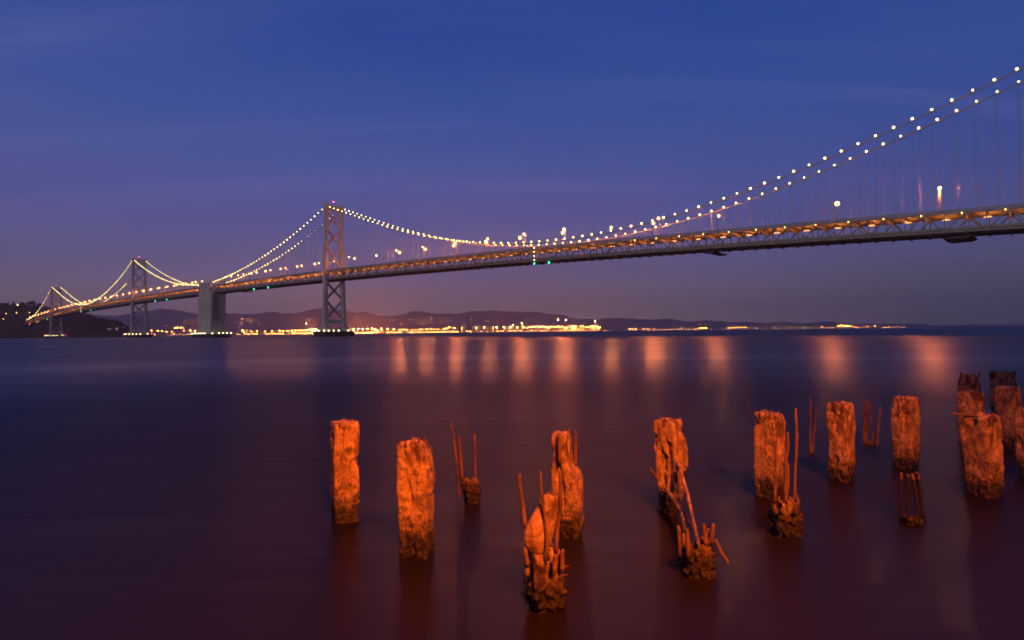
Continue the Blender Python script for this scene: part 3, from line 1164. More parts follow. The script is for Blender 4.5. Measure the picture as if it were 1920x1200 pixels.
# lamps and small buildings on the island
_b = MB(); _b.ico((0, 0, 0), 1.0, 1); IBULB = _b.mesh('island_lamp', G_FEND, smooth=True)
_b = MB(); _b.ico((0, 0, 0), 1.0, 1); IBULBO = _b.mesh('island_lamp', mat_glow('island_sodium_glow', (1, .42, .10), 16), smooth=True)
for x, y, t, r, lab in ((33, 571.5, .50, 1.3, 'yellow lamp among the trees on the island ridge'),
                        (11.5, 588, .35, .9, 'orange lamp on the dark island slope, farther left of two level ones'),
                        (31, 586.5, .35, 1.0, 'orange lamp on the dark island slope, nearer the bridge end'),
                        (6.4, 598, .25, .8, 'lowest orange lamp on the island slope at the left edge'),
                        (55, 586, .3, .9, 'orange lamp just above the bridge end on the island'),
                        (231.5, 613.5, .10, .7, 'small red lamp on the island shore left of the middle tower')):
    Y = IY0 + (IY1 - IY0) * t
    p = at_dist(x, y, Y)
    g = isl_h(x, t)
    lp = thing('island_lamp', lab, 'lamp', Vector((p.x, p.y, g)), 'lamps on the dark island')
    m = MB()
    m.tube([Vector((p.x, p.y, g - .5)), Vector((p.x, p.y, p.z - r * .8))], [.14, .10], 6)
    m.build('post', STEEL_D, lp)
    place('globe', IBULBO if 'orange' in lab else (RBULB if 'red' in lab else IBULB), lp, p, (r, r, r))
for x, w, h, lab in ((206, 12, 5, 'low pale house on the island shore left of the middle tower'),
                     (220, 7, 11, 'small house with a pointed roof on the island shore')):
    t = .16
    Y = IY0 + (IY1 - IY0) * t
    X = (x - 960) / F_PX * Y
    g = max(3.0, isl_h(x, t))
    hs = thing('house', lab, 'house', (X, Y, g))
    m = MB(); m.box((X, Y, g + h / 2 - .5), w, 8, h + 1); wall = m.build('wall', HULLW, hs)
    m = MB(); m.add([(X - w / 2 - .5, Y - 4.5, g + h), (X + w / 2 + .5, Y - 4.5, g + h), (X + w / 2 + .5, Y + 4.5, g + h), (X - w / 2 - .5, Y + 4.5, g + h),
                     (X - w * .1, Y, g + h * 1.6), (X + w * .1, Y, g + h * 1.6)], [(0, 1, 5, 4), (1, 2, 5), (2, 3, 4, 5), (3, 0, 4), (3, 2, 1, 0)])
    m.build('roof', ROOF, hs)
    for k in range(3):
        m = MB(); m.box((X - w / 2 + w * (k + .5) / 3, Y - 4.02, g + h * .55), w * .14, .1, h * .22); m.build('window', G_WIN, wall)

# ------------------------------------------------------------------ port across the bay: flood masts, cranes, buildings
_b = MB(); _b.ico((0, 0, 0), 1.0, 1); PB = _b.mesh('floodlight', G_PORT, smooth=True)
_b = MB(); _b.ico((0, 0, 0), 1.0, 1); PBW = _b.mesh('floodlight', G_PORTW, smooth=True)


FLOOD_N = {}


def flood(x, y, r, lab, grp, Y=None, white=False):
    Y = Y or lerp_tab(SHORE, x) + 60
    p = at_dist(x, y, Y)
    p.z = max(p.z, 6)
    k = FLOOD_N[grp] = FLOOD_N.get(grp, -1) + 1
    lab = '%s%s, %s from the %s' % ('large ' if r >= 3.4 else 'small ' if r < 1.9 else '', lab, ORD[k], 'left')
    root = thing('floodlight_mast', lab, 'floodlight', (p.x, p.y, 2.5), grp)
    m = MB()
    m.tube([(p.x, p.y, 2.5), (p.x, p.y, p.z - r * .6)], [.6, .3], 6)
    mast = m.build('mast', STEEL_D, root)
    place('floodlight', PBW if white else PB, mast, p, (r, r, r))
    if r >= 3.0 and x < 1130:
        lamp_light('floodlight_light', p + Vector((0, -8, 4)), 1.2e6 if 560 < x < 735 else 4.0e5, (1.0, 0.24, 0.05), 3.0, root)


LA = 'bright orange port floodlight right of the tallest tower'
for x, y, r in sorted(((656, 617, 3), (663, 617.5, 4.2), (672, 617, 3.2), (680, 617, 4.5), (689, 616.5, 3.4), (698, 616, 4.2), (703, 618, 3.6), (707, 619.5, 3), (715, 617, 4.0), (727, 617, 3.2),
                (739, 617.2, 2.3), (748, 618, 1.6), (755, 618, 1.7), (759, 618, 1.8), (764, 619, 1.4), (772, 618.5, 1.8), (779, 618.3, 1.6), (786, 618, 1.6), (790, 618, 2.0))):
    flood(x, y, r, LA, 'floodlights of the port right of the tallest tower')
LB = 'orange port floodlight below the low point of the main span'
for x, y, r in sorted(((800, 617, 1.6), (808, 617, 1.8), (815, 617.5, 1.6), (821, 617, 1.5), (832, 617.5, 2.2), (837, 616, 2), (842, 614, 3), (852, 615, 2.2), (866, 616, 1.6),
                (893, 614.5, 2.6), (908, 613.8, 2.6), (924, 614.6, 1.8), (931, 614, 3.2), (945, 614, 3.4), (957, 613.8, 3.6), (970, 613.6, 3.6), (982, 613.6, 3.6), (989, 615, 1.8))):
    flood(x, y, r, LB, 'floodlights of the port below the main span')
LC = 'orange port floodlight left of the tallest tower'
for x, y, r in sorted(((462, 620, 1.6), (470, 620.5, 1.5), (482, 621, 1.6), (497, 621.3, 1.6), (510, 621, 1.8), (524, 620.3, 2.2), (531, 620.6, 2.4), (540, 620.4, 2.4), (547, 620.2, 2.5), (554, 620, 2.7),
                (561, 619.6, 2.6), (567, 619.4, 2.8), (574, 619, 3.0), (580, 618.2, 3.4), (587, 617, 3.6), (592, 619, 2.6), (455, 619.8, 3.0), (458, 623, 1.8))):
    flood(x, y, r, LC, 'floodlights of the port left of the tallest tower')
LD = 'orange shore floodlight left of the concrete pier'
for x, y, r in sorted(((275, 619, 1.6), (284, 620, 1.6), (296, 620.5, 2.2), (304, 621, 1.5), (313, 622, 1.4), (322, 622.5, 1.5), (327, 626, 1.4), (345, 620, 1.5),
                (328, 614.8, 2.0), (333, 614.2, 2.4), (339, 614.6, 2.4), (344, 614, 1.6), (357, 619.7, 3.2), (366, 620.3, 2.6))):
    flood(x, y, r, LD, 'floodlights on the shore left of the concrete pier')
LE = 'orange floodlight among the cranes of the container port'
for x, y, r in sorted(((993, 612.5, 3), (1000, 613, 2.4), (1006, 611.5, 2.4), (1012, 613.4, 2.6), (1018, 611, 2.4), (1023, 613.2, 2.4), (1029, 615.5, 3.2), (1034, 612, 2.2), (1040, 613.5, 2.4), (1046, 612, 2),
                (1059, 614.8, 3.0), (1064, 614.6, 1.6), (1073, 615, 3.0), (1077, 615.5, 3.0), (1084, 616, 1.5), (1093, 614.6, 2.0), (1100, 614, 2.2), (1106, 613.8, 2.2), (1113, 616.5, 3.0), (1120, 614.4, 3.0), (1124, 614, 2.6))):
    flood(x, y, r, LE, 'floodlights among the port cranes')
LF = 'small warm lamp on the low far shore at right'
for x, y, r in sorted(((1148, 617.6, 1.2), (1181, 616.6, 2.0), (1186, 616.4, 1.8), (1192, 617, 1.5), (1209, 616, 1.2), (1214, 616, 1.4), (1226, 616.5, 1.2), (1246, 616.4, 1.1),
                (1278, 615.8, 1.3), (1313, 615.2, 3.2), (1318, 615.2, 3.4), (1324, 615.2, 3.0), (1366, 614.8, 1.6), (1371, 614.6, 1.8), (1377, 614, 1.8), (1384, 614, 2.0), (1391, 614, 2.2), (1397, 614, 2.4),
                (1417, 614.8, 1.2), (1452, 613.6, 1.8), (1477, 611.4, 1.4), (1505, 614, 1.6), (1541, 612, 1.4), (1572, 611.8, 2.4), (1578, 610, 3.8), (1584, 611, 3.8), (1590, 611, 3.6), (1596, 611.2, 2.6), (1602, 612.5, 1.4),
                (1626, 611.4, 1.6), (1640, 611.2, 3.0), (1666, 613, 1.4), (1682, 612.6, 1.0))):
    flood(x, y, r, LF, 'lamps along the low far shore at right')
for x, y, r, lab in ((311.5, 611.5, 1.8, 'red beacon left of the concrete pier on the far shore'), (449, 612.5, 2.0, 'red beacon right of the concrete pier on the far shore'),
                     (934, 604.5, 1.8, 'red beacon on the far hillside under the main span')):
    Y = 5600
    p = at_dist(x, y, Y)
    rt = thing('red_beacon', lab, 'beacon', (p.x, p.y, 3))
    m = MB(); m.tube([(p.x, p.y, 3), (p.x, p.y, p.z - 1)], [.8, .3], 6); m.build('mast', STEEL_D, rt)
    place('lamp', RBULB, rt, p, (r * 1.7, r * 1.7, r * 1.7))


def crane(xb, xt, yt, lab, boom_up=True, lit=False, Y=None):
    """ship-to-shore container crane: portal, girder, apex and a boom raised or lowered"""
    Y = Y or lerp_tab(SHORE, xb) + 45
    pb = at_dist(xb, hor(xb), Y)
    X = pb.x
    tip = at_dist(xt, yt, Y)
    root = thing('container_crane', lab, 'crane', (X, Y, 2.5), 'cranes of the container port')
    H = min(46.0, tip.z * .62)
    dx = 1 if tip.x >= X else -1
    for sx in (-1, 1):
        for sy in (-1, 1):
            m = MB()
            m.beam((X + sx * 13, Y + sy * 11, 2.5), (X + sx * 11, Y + sy * 10, H), 2.0, 2.0)
            m.build('leg', CRANE, root)
    m = MB()
    for sy in (-1, 1):
        m.beam((X - 12.3, Y + sy * 10.8, H * .38), (X + 12.3, Y + sy * 10.8, H * .38), 1.8, 1.8)
    m.build('portal_beam', CRANE, root)
    m = MB()
    m.beam((X - dx * 26, Y, H + 1.5), (X + dx * 15, Y, H + 1.5), 5.5, 3.4)
    m.build('girder', CRANE, root)
    m = MB()
    m.box((X - dx * 12, Y, H + 6.2), 13, 9, 6)
    m.build('machinery_house', BLDG_W, root)
    apex = Vector((X + dx * 6, Y, H + max(12.0, (tip.z - H) * .55)))
    m = MB()
    m.beam((X + dx * 12, Y - 4, H + 2), apex, 1.4, 1.4)
    m.beam((X + dx * 12, Y + 4, H + 2), apex, 1.4, 1.4)
    m.beam((X - dx * 8, Y, H + 3), apex, 1.2, 1.2)
    m.build('apex_frame', CRANE, root)
    hinge = Vector((X + dx * 14, Y, H + 1.5))
    m = MB()
    for sy in (-2, 2):
        m.beam(hinge + Vector((0, sy, 0)), Vector((tip.x, Y + sy, tip.z)), 1.5, 2.6)
    boom = m.build('boom', CRANE, root)
    m = MB()
    m.beam(apex, hinge.lerp(Vector((tip.x, Y, tip.z)), .75), .6, .6)
    m.build('stay', CRANE, root)
    if lit:
        place('boom_lamp', PBW, boom, (tip.x, Y, tip.z + 1.5), (2.0, 2.0, 2.0))
    for k in range(3):
        place('work_lamp', PBW if k == 1 else PB, root, (X + (k - 1) * 12, Y - 12, H - 2), (1.0, 1.0, 1.0))


crane(592, 572, 594.5, 'pale container crane with boom raised to the left, beside the tallest tower base', lit=False)
crane(586, 574, 607, 'low orange lit crane arm left of the pale crane by the tallest tower', lit=True)
for i, (xb, xt, yt) in enumerate(((996, 1004, 606.5), (1003, 1010, 605), (1011, 1018, 605), (1019, 1025, 605.5), (1027, 1034, 607))):
    crane(xb, xt, yt, 'low orange lit container crane in the row, %s from the left' % ORD[i])
crane(1036, 1046.5, 599.8, 'container crane with raised boom and lamp at its tip, left of two tall ones', lit=True)
crane(1051, 1061, 600.3, 'container crane with raised boom and lamp at its tip, right of two tall ones', lit=True)
crane(1071, 1081, 601, 'faint unlit crane with raised boom right of the two lamp tipped cranes')
crane(1077, 1086, 600.5, 'faint unlit crane with raised boom, second right of the lamp tipped cranes')
crane(1091, 1098, 601, 'faint unlit crane with raised boom left of the last bright crane group')
crane(1110, 1116, 603, 'orange lit crane with lamp at its tip near the right end of the port', lit=True)
crane(1117, 1126, 604.5, 'orange lit crane with raised boom at the right end of the port')

blds = [(870, 7, 607, 0, 'tall pale office block on the far shore under the main span'), (889, 7, 611.5, 0, 'low wide building just right of the tall pale office block'),
        (899, 5, 610.5, 0, 'pale building, second right of the tall office block'), (912, 9, 613.5, 0, 'low dark warehouse between office block and cranes'),
        (922, 5, 612, 0, 'mid height building left of the hillside red beacon'), (950, 6, 612, 0, 'block in the port right of the hillside red beacon'),
        (962, 4, 609.5, 0, 'pale block in the port left of the domed tower'), (979, 2.4, 606, 1, 'slim pale domed tower left of the crane row'),
        (1006, 11, 618, 0, 'dark low ship shed in front of the crane row'), (1042, 7, 617.6, 0, 'dark low shed under the lamp tipped cranes'),
        (715, 12, 620, 0, 'low warehouse under the bright floodlights right of the tallest tower'), (760, 14, 620.3, 0, 'long low warehouse on the shore right of the floodlights'),
        (540, 14, 622, 0, 'long low shed on the shore left of the tallest tower'), (490, 12, 622.5, 0, 'low shed on the shore midway between pier and tallest tower'),
        (1149, 9, 617.6, 0, 'dark low building on the point right of the port'), (1392, 16, 615, 0, 'long low building with row of lamps on the right far shore'),
        (1584, 14, 612, 1, 'bright lit low terminal building on the right far shore')]
for x, w, yt, pale, lab in blds:
    Y = lerp_tab(SHORE, x) + 150
    c = at_dist(x, yt, Y)
    wm = w / F_PX * Y
    root = thing('building', lab, 'building', (c.x, Y, 3))
    hgt = max(5, c.z - 3)
    m = MB(); m.box((c.x, Y, 3 + hgt / 2), wm, 30, hgt); wall = m.build('wall', BLDG_W if pale else BLDG, root)
    m = MB(); m.box((c.x, Y, 3 + hgt + 1.02), wm * .98, 29, 2.0); m.build('roof', ROOF, root)
    if 'domed' in lab:
        m = MB(); m.ico((c.x, Y - 2, 3 + hgt + 3), 6, 2); m.build('dome', BLDG_W, root, smooth=True)
        place('lamp', PBW, root, (c.x, Y - 16, 3 + hgt - 2), (2.2, 2.2, 2.2))
    nf = max(1, min(9, int(hgt / 5)))
    nc = max(3, min(8, int(wm / 7)))
    for f_ in range(nf):
        for q in range(nc):
            if rng.random() < .45:
                m = MB()
                m.box((c.x - wm / 2 + wm * (q + .5) / nc, Y - 15.06, 3 + hgt * (f_ + .55) / nf), wm / nc * .5, .12, min(2.4, hgt / nf * .5))
                m.build('window', G_WIN, wall)

# the countless town lights behind the port and up the hillside: one mass
for nm, mat_, cnt, sd, sz in (('town_lights', mat_glow('town_orange_glow', (1.0, .33, .05), 60), 950, 11, 1.0),
                              ('town_lights', mat_glow('town_warm_glow', (1.0, .50, .16), 55), 420, 12, .9)):
    rg = random.Random(sd)
    m = MB()
    for i in range(cnt):
        if rg.random() < .72:                       # along the flat
            x = rg.choice((rg.uniform(250, 1140), rg.uniform(440, 1130), rg.uniform(440, 1130), rg.uniform(460, 1000), rg.gauss(690, 60), rg.gauss(690, 80), rg.gauss(570, 40), rg.uniform(1140, 1700)))
            Y = lerp_tab(SHORE, x) + rg.uniform(20, 1600)
            z = rg.uniform(5, 16)
            r = rg.uniform(.8, 2.1)
        else:                                       # streets on the slopes, in clusters
            cx, cyy, w_ = rg.choice(((355, 604, 9), (440, 600, 22), (470, 605, 12), (560, 600, 40), (650, 604, 50), (790, 604, 14), (870, 600, 60), (690, 603, 40), (1040, 596, 40), (1300, 612, 120), (760, 598, 80)))
            x = rg.gauss(cx, w_)
            Y = rg.uniform(8700, 9600)
            z = max(20, (hor(x) - (cyy + rg.gauss(0, 3.2))) / F_PX * Y)
            Y = 8200 + 3800 * .8 * min(1.0, max(.12, z / max(40, (hor(x) - lerp_tab(RIDGE, x)) / F_PX * 12000))) ** (1 / 1.5) - 60
            z = z * Y / 9000 + 6
            r = rg.uniform(.7, 1.6)
        m.octa(((x - 960) / F_PX * Y, Y, z), r * sz)
    m.build(nm, mat_, kind='stuff')


# ------------------------------------------------------------------ old piles in the foreground
def place_of(xc, yb):
    w = on_water(xc, yb)
    dep = (w - ORI).dot(_fw)
    lat = Vector((w.y, -w.x, 0)).normalized()      # to the right as the camera sees it
    deep = Vector((w.x, w.y, 0)).normalized()      # away
    return w, dep, lat, deep


def z_of(w, x, y):
    """height of the point seen at pixel (x, y) on the upright plane through w that faces the camera"""
    d = ray(x, y)
    n = Vector((w.x, w.y, 0)).normalized()
    k = (w - ORI).dot(n) / d.dot(n)
    return (ORI + d * k).z


def pile_mesh(rows, yb, yaw=.5, seed=1, rough=1.0, barn=1.0, top_noise=.05, ncirc=72, cracks=(), flat=16.0, depth_k=1.0, lump=False, dents=(), mat=None):
    """a weathered column: rows are (y, left, right) of its outline, from the top down to the water line yb"""
    xc = (rows[-1][1] + rows[-1][2]) / 2
    w, dep, lat, deep = place_of(xc, yb)
    pts = []
    for y, a, b_ in rows:
        z = z_of(w, (a + b_) / 2, y)
        pts.append((z, (a - xc) / F_PX * dep, (b_ - xc) / F_PX * dep))
    zb = pts[-1][0]
    H = pts[0][0]
    if not lump:
        pts.append((zb - .5, pts[-1][1], pts[-1][2]))
    zs = [p[0] for p in pts][::-1]
    ls = [p[1] for p in pts][::-1]
    rs = [p[2] for p in pts][::-1]
    W = max(b_ - a for a, b_ in zip(ls, rs))
    ring = []
    for k in range(ncirc):
        a = 2 * PI * k / ncirc
        c_, s_ = math.cos(a), math.sin(a)
        r = (abs(c_) ** flat + abs(s_) ** flat) ** (-1 / flat)
        x, y = r * c_, r * s_
        ring.append((x * math.cos(yaw) - y * math.sin(yaw), x * math.sin(yaw) + y * math.cos(yaw)))
    mx = max(abs(p[0]) for p in ring)
    ring = [(p[0] / mx, p[1] / mx) for p in ring]
    nz = max(24, int((H - zs[0]) / W * 26))
    mb = MB()
    off = Vector((seed * 13.7, seed * 7.3, seed * 3.1))
    z0 = zs[0]
    cap_edges = []

    def disp(p, z, k):
        q = p + off
        d = .017 * noise.fractal(q * Vector((3.4, 3.4, 1.5)), 1.0, 2.0, 3) + .011 * noise.fractal(q * Vector((15, 15, 7)), 1.0, 2.0, 3)
        vd = noise.voronoi(q * Vector((7.5, 7.5, 3.6)) + noise.noise_vector(q * 6) * .5)[0]
        d += .020 * (min(.5, vd[1] - vd[0]) - .2)                       # chipped flakes with sharp seams between
        tide = min(1, max(0, (.62 + .25 * noise.noise(q * 2.5) - (z - max(zb, 0))) / .35))
        v2 = noise.voronoi(q * Vector((21, 21, 15)))[0]
        d += barn * tide * (.026 * noise.fractal(q * Vector((17, 17, 9)), 1.0, 2.0, 3) - .030 * v2[0] + .010)
        sp = noise.noise(q * Vector((3.4, 3.4, 2.3)))
        if sp > .24:                                   # spalled skin with a crisp rim
            d -= .040 * min(1, (sp - .24) * 22)
        for (ca, za, zb_, wd, dp) in cracks:
            if za < z < zb_:
                da = abs(((k / ncirc - ca - .012 * noise.noise(Vector((z * 9, ca * 40, seed)))) + .5) % 1 - .5)
                if da < wd:
                    d -= dp * (1 - da / wd)
        for (ca, zc, ra, rz, dp) in dents:
            da = abs((k / ncirc - ca + .5) % 1 - .5) / ra
            dz_ = abs(z - zc) / rz
            rr = math.hypot(da, dz_) + .25 * noise.noise(q * 8)
            if rr < 1:
                d -= dp * (1 - rr * rr)
        return d * rough * (W / .55)
    for i in range(nz + 1):
        t = i / nz
        for k, (x, y) in enumerate(ring):
            tops = H - (H - z0) * 0 + top_noise * (noise.fractal(Vector((x * 1.7 + seed, y * 1.7, 3.3 + seed)), 1.0, 2.0, 3) - .25)
            z = z0 + (tops - z0) * t
            zq = min(z, H)
            l_ = float(np.interp(zq, zs, ls))
            r_ = float(np.interp(zq, zs, rs))
            px_ = l_ + (x + 1) / 2 * (r_ - l_)
            py_ = y * max(.3 * W, (r_ - l_) * .55 + W * .45) / 2 * depth_k
            base = w + lat * px_ + deep * (py_ + W * .5 * depth_k)
            nrm = (lat * x + deep * y).normalized()
            p = Vector((base.x, base.y, z))
            edge = 1.0 if t < .97 else .6
            p = p + nrm * disp(p, z, k) * edge
            mb.v.append(tuple(p))
    for i in range(nz):
        for k in range(ncirc):
            a = i * ncirc + k
            b_ = i * ncirc + (k + 1) % ncirc
            mb.f.append((a, b_, b_ + ncirc, a + ncirc))
    # broken cap
    last = nz * ncirc
    cen = Vector((0, 0, 0))
    for k in range(ncirc):
        cen += Vector(mb.v[last + k])
    cen /= ncirc
    prev = last
    for j, f_ in enumerate((.93, .8, .6, .38, .15)):
        st = len(mb.v)
        for k in range(ncirc):
            p = cen.lerp(Vector(mb.v[last + k]), f_)
            q = p + off
            p.z += (.015 + .05 * (1 - f_)) * (noise.fractal(q * 7, 1.0, 2.0, 3) + .25) + .012 * noise.noise(q * 30)
            mb.v.append(tuple(p))
        for k in range(ncirc):
            n = (k + 1) % ncirc
            mb.f.append((prev + k, prev + n, st + n, st + k))
        prev = st
    mb.f.append(tuple(prev + k for k in range(ncirc)))
    if lump:
        mb.f.append(tuple(reversed(range(ncirc))))
    return mb, w, dep, lat, deep, H


def rod(root, w, dep, lat, deep, xc, pts, r0, r1=None, back=0.0, nm='rebar'):
    """a bent rusty bar through outline pixels pts, set back by `back` metres from the front of its pile"""
    r1 = r1 or r0 * .8
    ps = []
    n = len(pts)
    for i, (x, y) in enumerate(pts):
        z = z_of(w, x, y)
        ps.append(w + lat * ((x - xc) / F_PX * dep) + deep * (back + .012 * math.sin(i * 2.1 + x)) + UP * z)
    fine = []
    for i in range(n - 1):
        for t in (0, .25, .5, .75):
            p = ps[i].lerp(ps[i + 1], t)
            p = p + lat * (.006 * noise.noise(p * 9 + Vector((x, 0, 0)))) if t else p
            fine.append(p)
    fine.append(ps[-1])
    m = MB()
    k = len(fine)
    rad = []
    for i, p in enumerate(fine):
        t = i / (k - 1)
        rad.append((r0 + (r1 - r0) * t) * (1 + .28 * noise.noise(p * 23)))
    rad[-1] *= .6
    m.tube(fine, rad, 8)
    return m.build(nm, RUST, root, smooth=True)


def pile(label, rows, yb, yaw=.5, seed=1, rods=(), stubs=(), group='broken concrete piles in the water', **kw):
    mb, w, dep, lat, deep, H = pile_mesh(rows, yb, yaw, seed, **kw)
    root = thing('concrete_pile', label, 'pile', w, group)
    mb.build('column', PILE_W if kw.get('barn', 1) > 1.4 else PILE, root, smooth=True)
    xc = (rows[-1][1] + rows[-1][2]) / 2
    for (pts, r0, bk) in rods:
        rod(root, w, dep, lat, deep, xc, pts, r0, back=bk)
    for (x, y, dx, bk) in stubs:                       # stub ends of bars on the broken top
        rod(root, w, dep, lat, deep, xc, [(x, rows[0][0] + 8), (x + dx * .4, (y + rows[0][0]) / 2), (x + dx, y)], .02, .010, back=bk)
    return root, w, dep, lat, deep, xc


def knobs(root, w, dep, lat, deep, xc, yb, xl, xr, ytop, ybot, seed, n=10):
    """ragged fingers of concrete and bar round the crown of a broken stump"""
    rg = random.Random(seed)
    for i in range(n):
        x = xl + (xr - xl) * (i + .5) / n + rg.uniform(-2, 2)
        y1 = rg.uniform(ytop, ytop + (ybot - ytop) * .6)
        m = MB()
        a = w + lat * ((x - xc) / F_PX * dep) + deep * rg.uniform(.05, .35)
        p0 = a + UP * z_of(w, x, ybot)
        p2 = a + UP * z_of(w, x, y1) + lat * rg.uniform(-.03, .03)
        pts = [p0.lerp(p2, t) + lat * .01 * noise.noise(Vector((x, t * 5, seed))) for t in (0, .25, .5, .75, 1)]
        r = rg.uniform(.022, .042)
        m.tube(pts, [r * 1.4, r * (1 + .4 * rg.random()), r * (.7 + .4 * rg.random()), r * .6, r * .15], 5)
        m.build('broken_spur', PILE_W, root, smooth=True)


# A
pile('square cracked concrete pile, leftmost of all', [(794, 626, 673), (800, 622, 675), (860, 619, 674), (864, 620, 673), (920, 621, 673), (960, 621, 673), (982, 622, 675)], 982,
     yaw=.18, seed=1, cracks=((.72, .1, 1.9, .014, .05), (.815, .0, 1.8, .010, .05), (.66, .9, 1.9, .02, .05)),
     stubs=((624, 789, -1, .1), (638, 795, 1, .05), (646, 790, 0, .5), (661, 790, 1, .35)), top_noise=.06)
# B
pile('thick concrete pile with chipped right shoulder and dark stained corner', [(833, 748, 798), (839, 745, 805), (850, 745, 811), (865, 745, 815), (880, 745, 817), (895, 745, 817), (905, 745, 821), (928, 745, 821), (933, 747, 817), (975, 749, 816), (1020, 749, 816), (1050, 750, 817)], 1050,
     yaw=-.32, seed=2, stubs=((762, 828, 0, .1), (787, 822, 0, .2), (799, 824, 0, .35), (772, 829, 1, .4)), top_noise=.07,
     dents=((.72, .82, .09, .07, .05),))
# C
pile('low broken stump with three tall rusty rods', [(901, 866, 897), (910, 863, 900), (930, 864, 902), (948, 866, 903)], 948, yaw=.5, seed=3, rough=1.5, barn=1.5,
     rods=(([(862, 940), (861, 910), (856, 860), (851, 815), (847.5, 791)], .026, .05), ([(867, 905), (865, 870), (863, 845), (861, 820)], .030, .2),
           ([(864, 905), (861, 860), (860, 824)], .022, .25), ([(892, 903), (892, 860), (891, 818)], .028, .3)), top_noise=.12)
# D
pile('narrow pile with a wider broken step on its right, behind the leaning boulder', [(816, 1037, 1071), (830, 1035, 1075), (860, 1033, 1076), (876, 1033, 1078), (884, 1034, 1087), (892, 1035, 1092), (905, 1035, 1094), (930, 1038, 1095), (960, 1042, 1097), (985, 1046, 1098), (1012, 1047, 1097)], 1012,
     yaw=-.35, seed=4, rods=(([(1080, 885), (1082, 850), (1082, 812)], .030, .3), ([(1052, 870), (1051, 840), (1051, 812)], .034, .02)), stubs=((1069, 807, 0, .3), (1040, 814, 0, .2)), cracks=((.74, .5, 1.9, .02, .06),), top_noise=.06)
# E
rE = pile('ragged nearest stump with rusty bars round a leaning boulder', [(1036, 988, 1048), (1048, 985, 1056), (1062, 986, 1058), (1080, 985, 1057), (1100, 981, 1060), (1125, 979, 1063), (1157, 980, 1062)], 1157,
          yaw=.4, seed=5, rough=1.5, barn=1.6, top_noise=.16, ncirc=96,
          rods=(([(986, 990), (983, 960), (979, 925), (976, 912), (977, 891)], .027, .10), ([(1029, 1050), (1026, 990), (1020, 940), (1017, 900), (1016, 882)], .019, -.01),
                ([(1044, 1045), (1047, 1000), (1053, 962), (1055, 930), (1055, 888)], .026, .12), ([(1056, 1072), (1056, 1050), (1057, 1032)], .030, .05),
                ([(1041, 1068), (1042, 1050), (1043, 1038)], .030, -.02), ([(1052, 1068), (1060, 1066), (1068, 1063)], .012, .05), ([(1052, 1082), (1058, 1081), (1066, 1081)], .010, .05),
                ([(990, 1062), (988, 1048), (985, 1030)], .034, .06)))
knobs(*rE, 1157, 985, 1056, 1040, 1085, 51, 9)
mb, w, dep, lat, deep, H = pile_mesh([(931, 1026, 1041), (936, 1020, 1053), (946, 1013, 1053), (960, 1006, 1051), (985, 992, 1048), (1000, 984, 1044), (1015, 980, 1040), (1028, 983, 1034), (1041, 993, 1028)], 1157,
                                     yaw=-.5, seed=6, rough=.28, barn=0, top_noise=.02, ncirc=72, flat=3.2, lump=True, depth_k=.8)
boulder = thing('boulder', 'pale pointed concrete boulder leaning on top of the nearest ragged stump', 'boulder', (w.x, w.y, .7))
mb.build('lump', PILE, boulder, smooth=True)
# F
rF = pile('pile with square cap and eroded body, loose bars sagging from its right side', [(791, 1231, 1279), (796, 1228, 1282), (815, 1228, 1284), (819, 1228, 1288), (850, 1228, 1291), (857, 1231, 1292), (890, 1232, 1292), (894, 1232, 1289), (920, 1235, 1288), (935, 1234, 1286), (950, 1234, 1277), (968, 1234, 1272)], 968,
     yaw=-.42, seed=7, rods=(([(1237, 900), (1231, 892), (1226, 885), (1221, 877)], .022, .0),
                             ([(1268, 880), (1271, 905), (1272, 930)], .024, -.02)),
     stubs=((1249, 786, 0, .1), (1259, 787, 0, .2), (1266, 787, 0, .3), (1277, 788, 1, .4)), cracks=((.80, .2, 1.3, .03, .08), (.70, .2, 1.2, .02, .06)), rough=1.2, top_noise=.04)
# G
rG = pile('low weedy stump with a crown of short bars under the sagging bars', [(1034, 1284, 1334), (1045, 1280, 1337), (1060, 1275, 1338), (1074, 1272, 1339), (1088, 1274, 1340)], 1088,
          yaw=.5, seed=8, rough=1.7, barn=1.8, top_noise=.2, ncirc=96,
          rods=(([(1277, 1050), (1276, 1020), (1274, 990)], .032, .1), ([(1292, 1045), (1291, 1015), (1290, 990)], .034, .0), ([(1324, 1030), (1323, 1010), (1321, 990)], .034, .2), ([(1318, 1020), (1325, 1010), (1330, 1000)], .024, .2),
                ([(1334, 1035), (1336, 1012), (1339, 992)], .030, .25), ([(1340, 1016), (1346, 1028), (1352, 1042), (1358, 1051), (1364, 1063)], .028, .1)))


def slat(root, wa, wb, pts, r0, r1):
    """a loose bar that leans from one pile over towards another, nearer one"""
    ps = []
    da, db_ = math.hypot(wa.x, wa.y) + .02, math.hypot(wb.x, wb.y) + .12
    n = len(pts)
    for i, (x, y) in enumerate(pts):
        t = (i / (n - 1)) ** 1.2
        d = ray(x, y)
        ps.append(ORI + d * ((da + (db_ - da) * t) / math.hypot(d.x, d.y)))
    fine = []
    for i in range(n - 1):
        for t in (0, .25, .5, .75):
            p = ps[i].lerp(ps[i + 1], t)
            fine.append(p + Vector((.012 * noise.noise(p * 7), 0, .008 * noise.noise(p * 9 + Vector((3, 0, 0))))))
    fine.append(ps[-1])
    m = MB()
    m.tube(fine, [(r0 + (r1 - r0) * i / (len(fine) - 1)) * (1 + .35 * noise.noise(p * 19)) for i, p in enumerate(fine)], 7)
    return m.build('loose_bar', PILE, root, smooth=True)


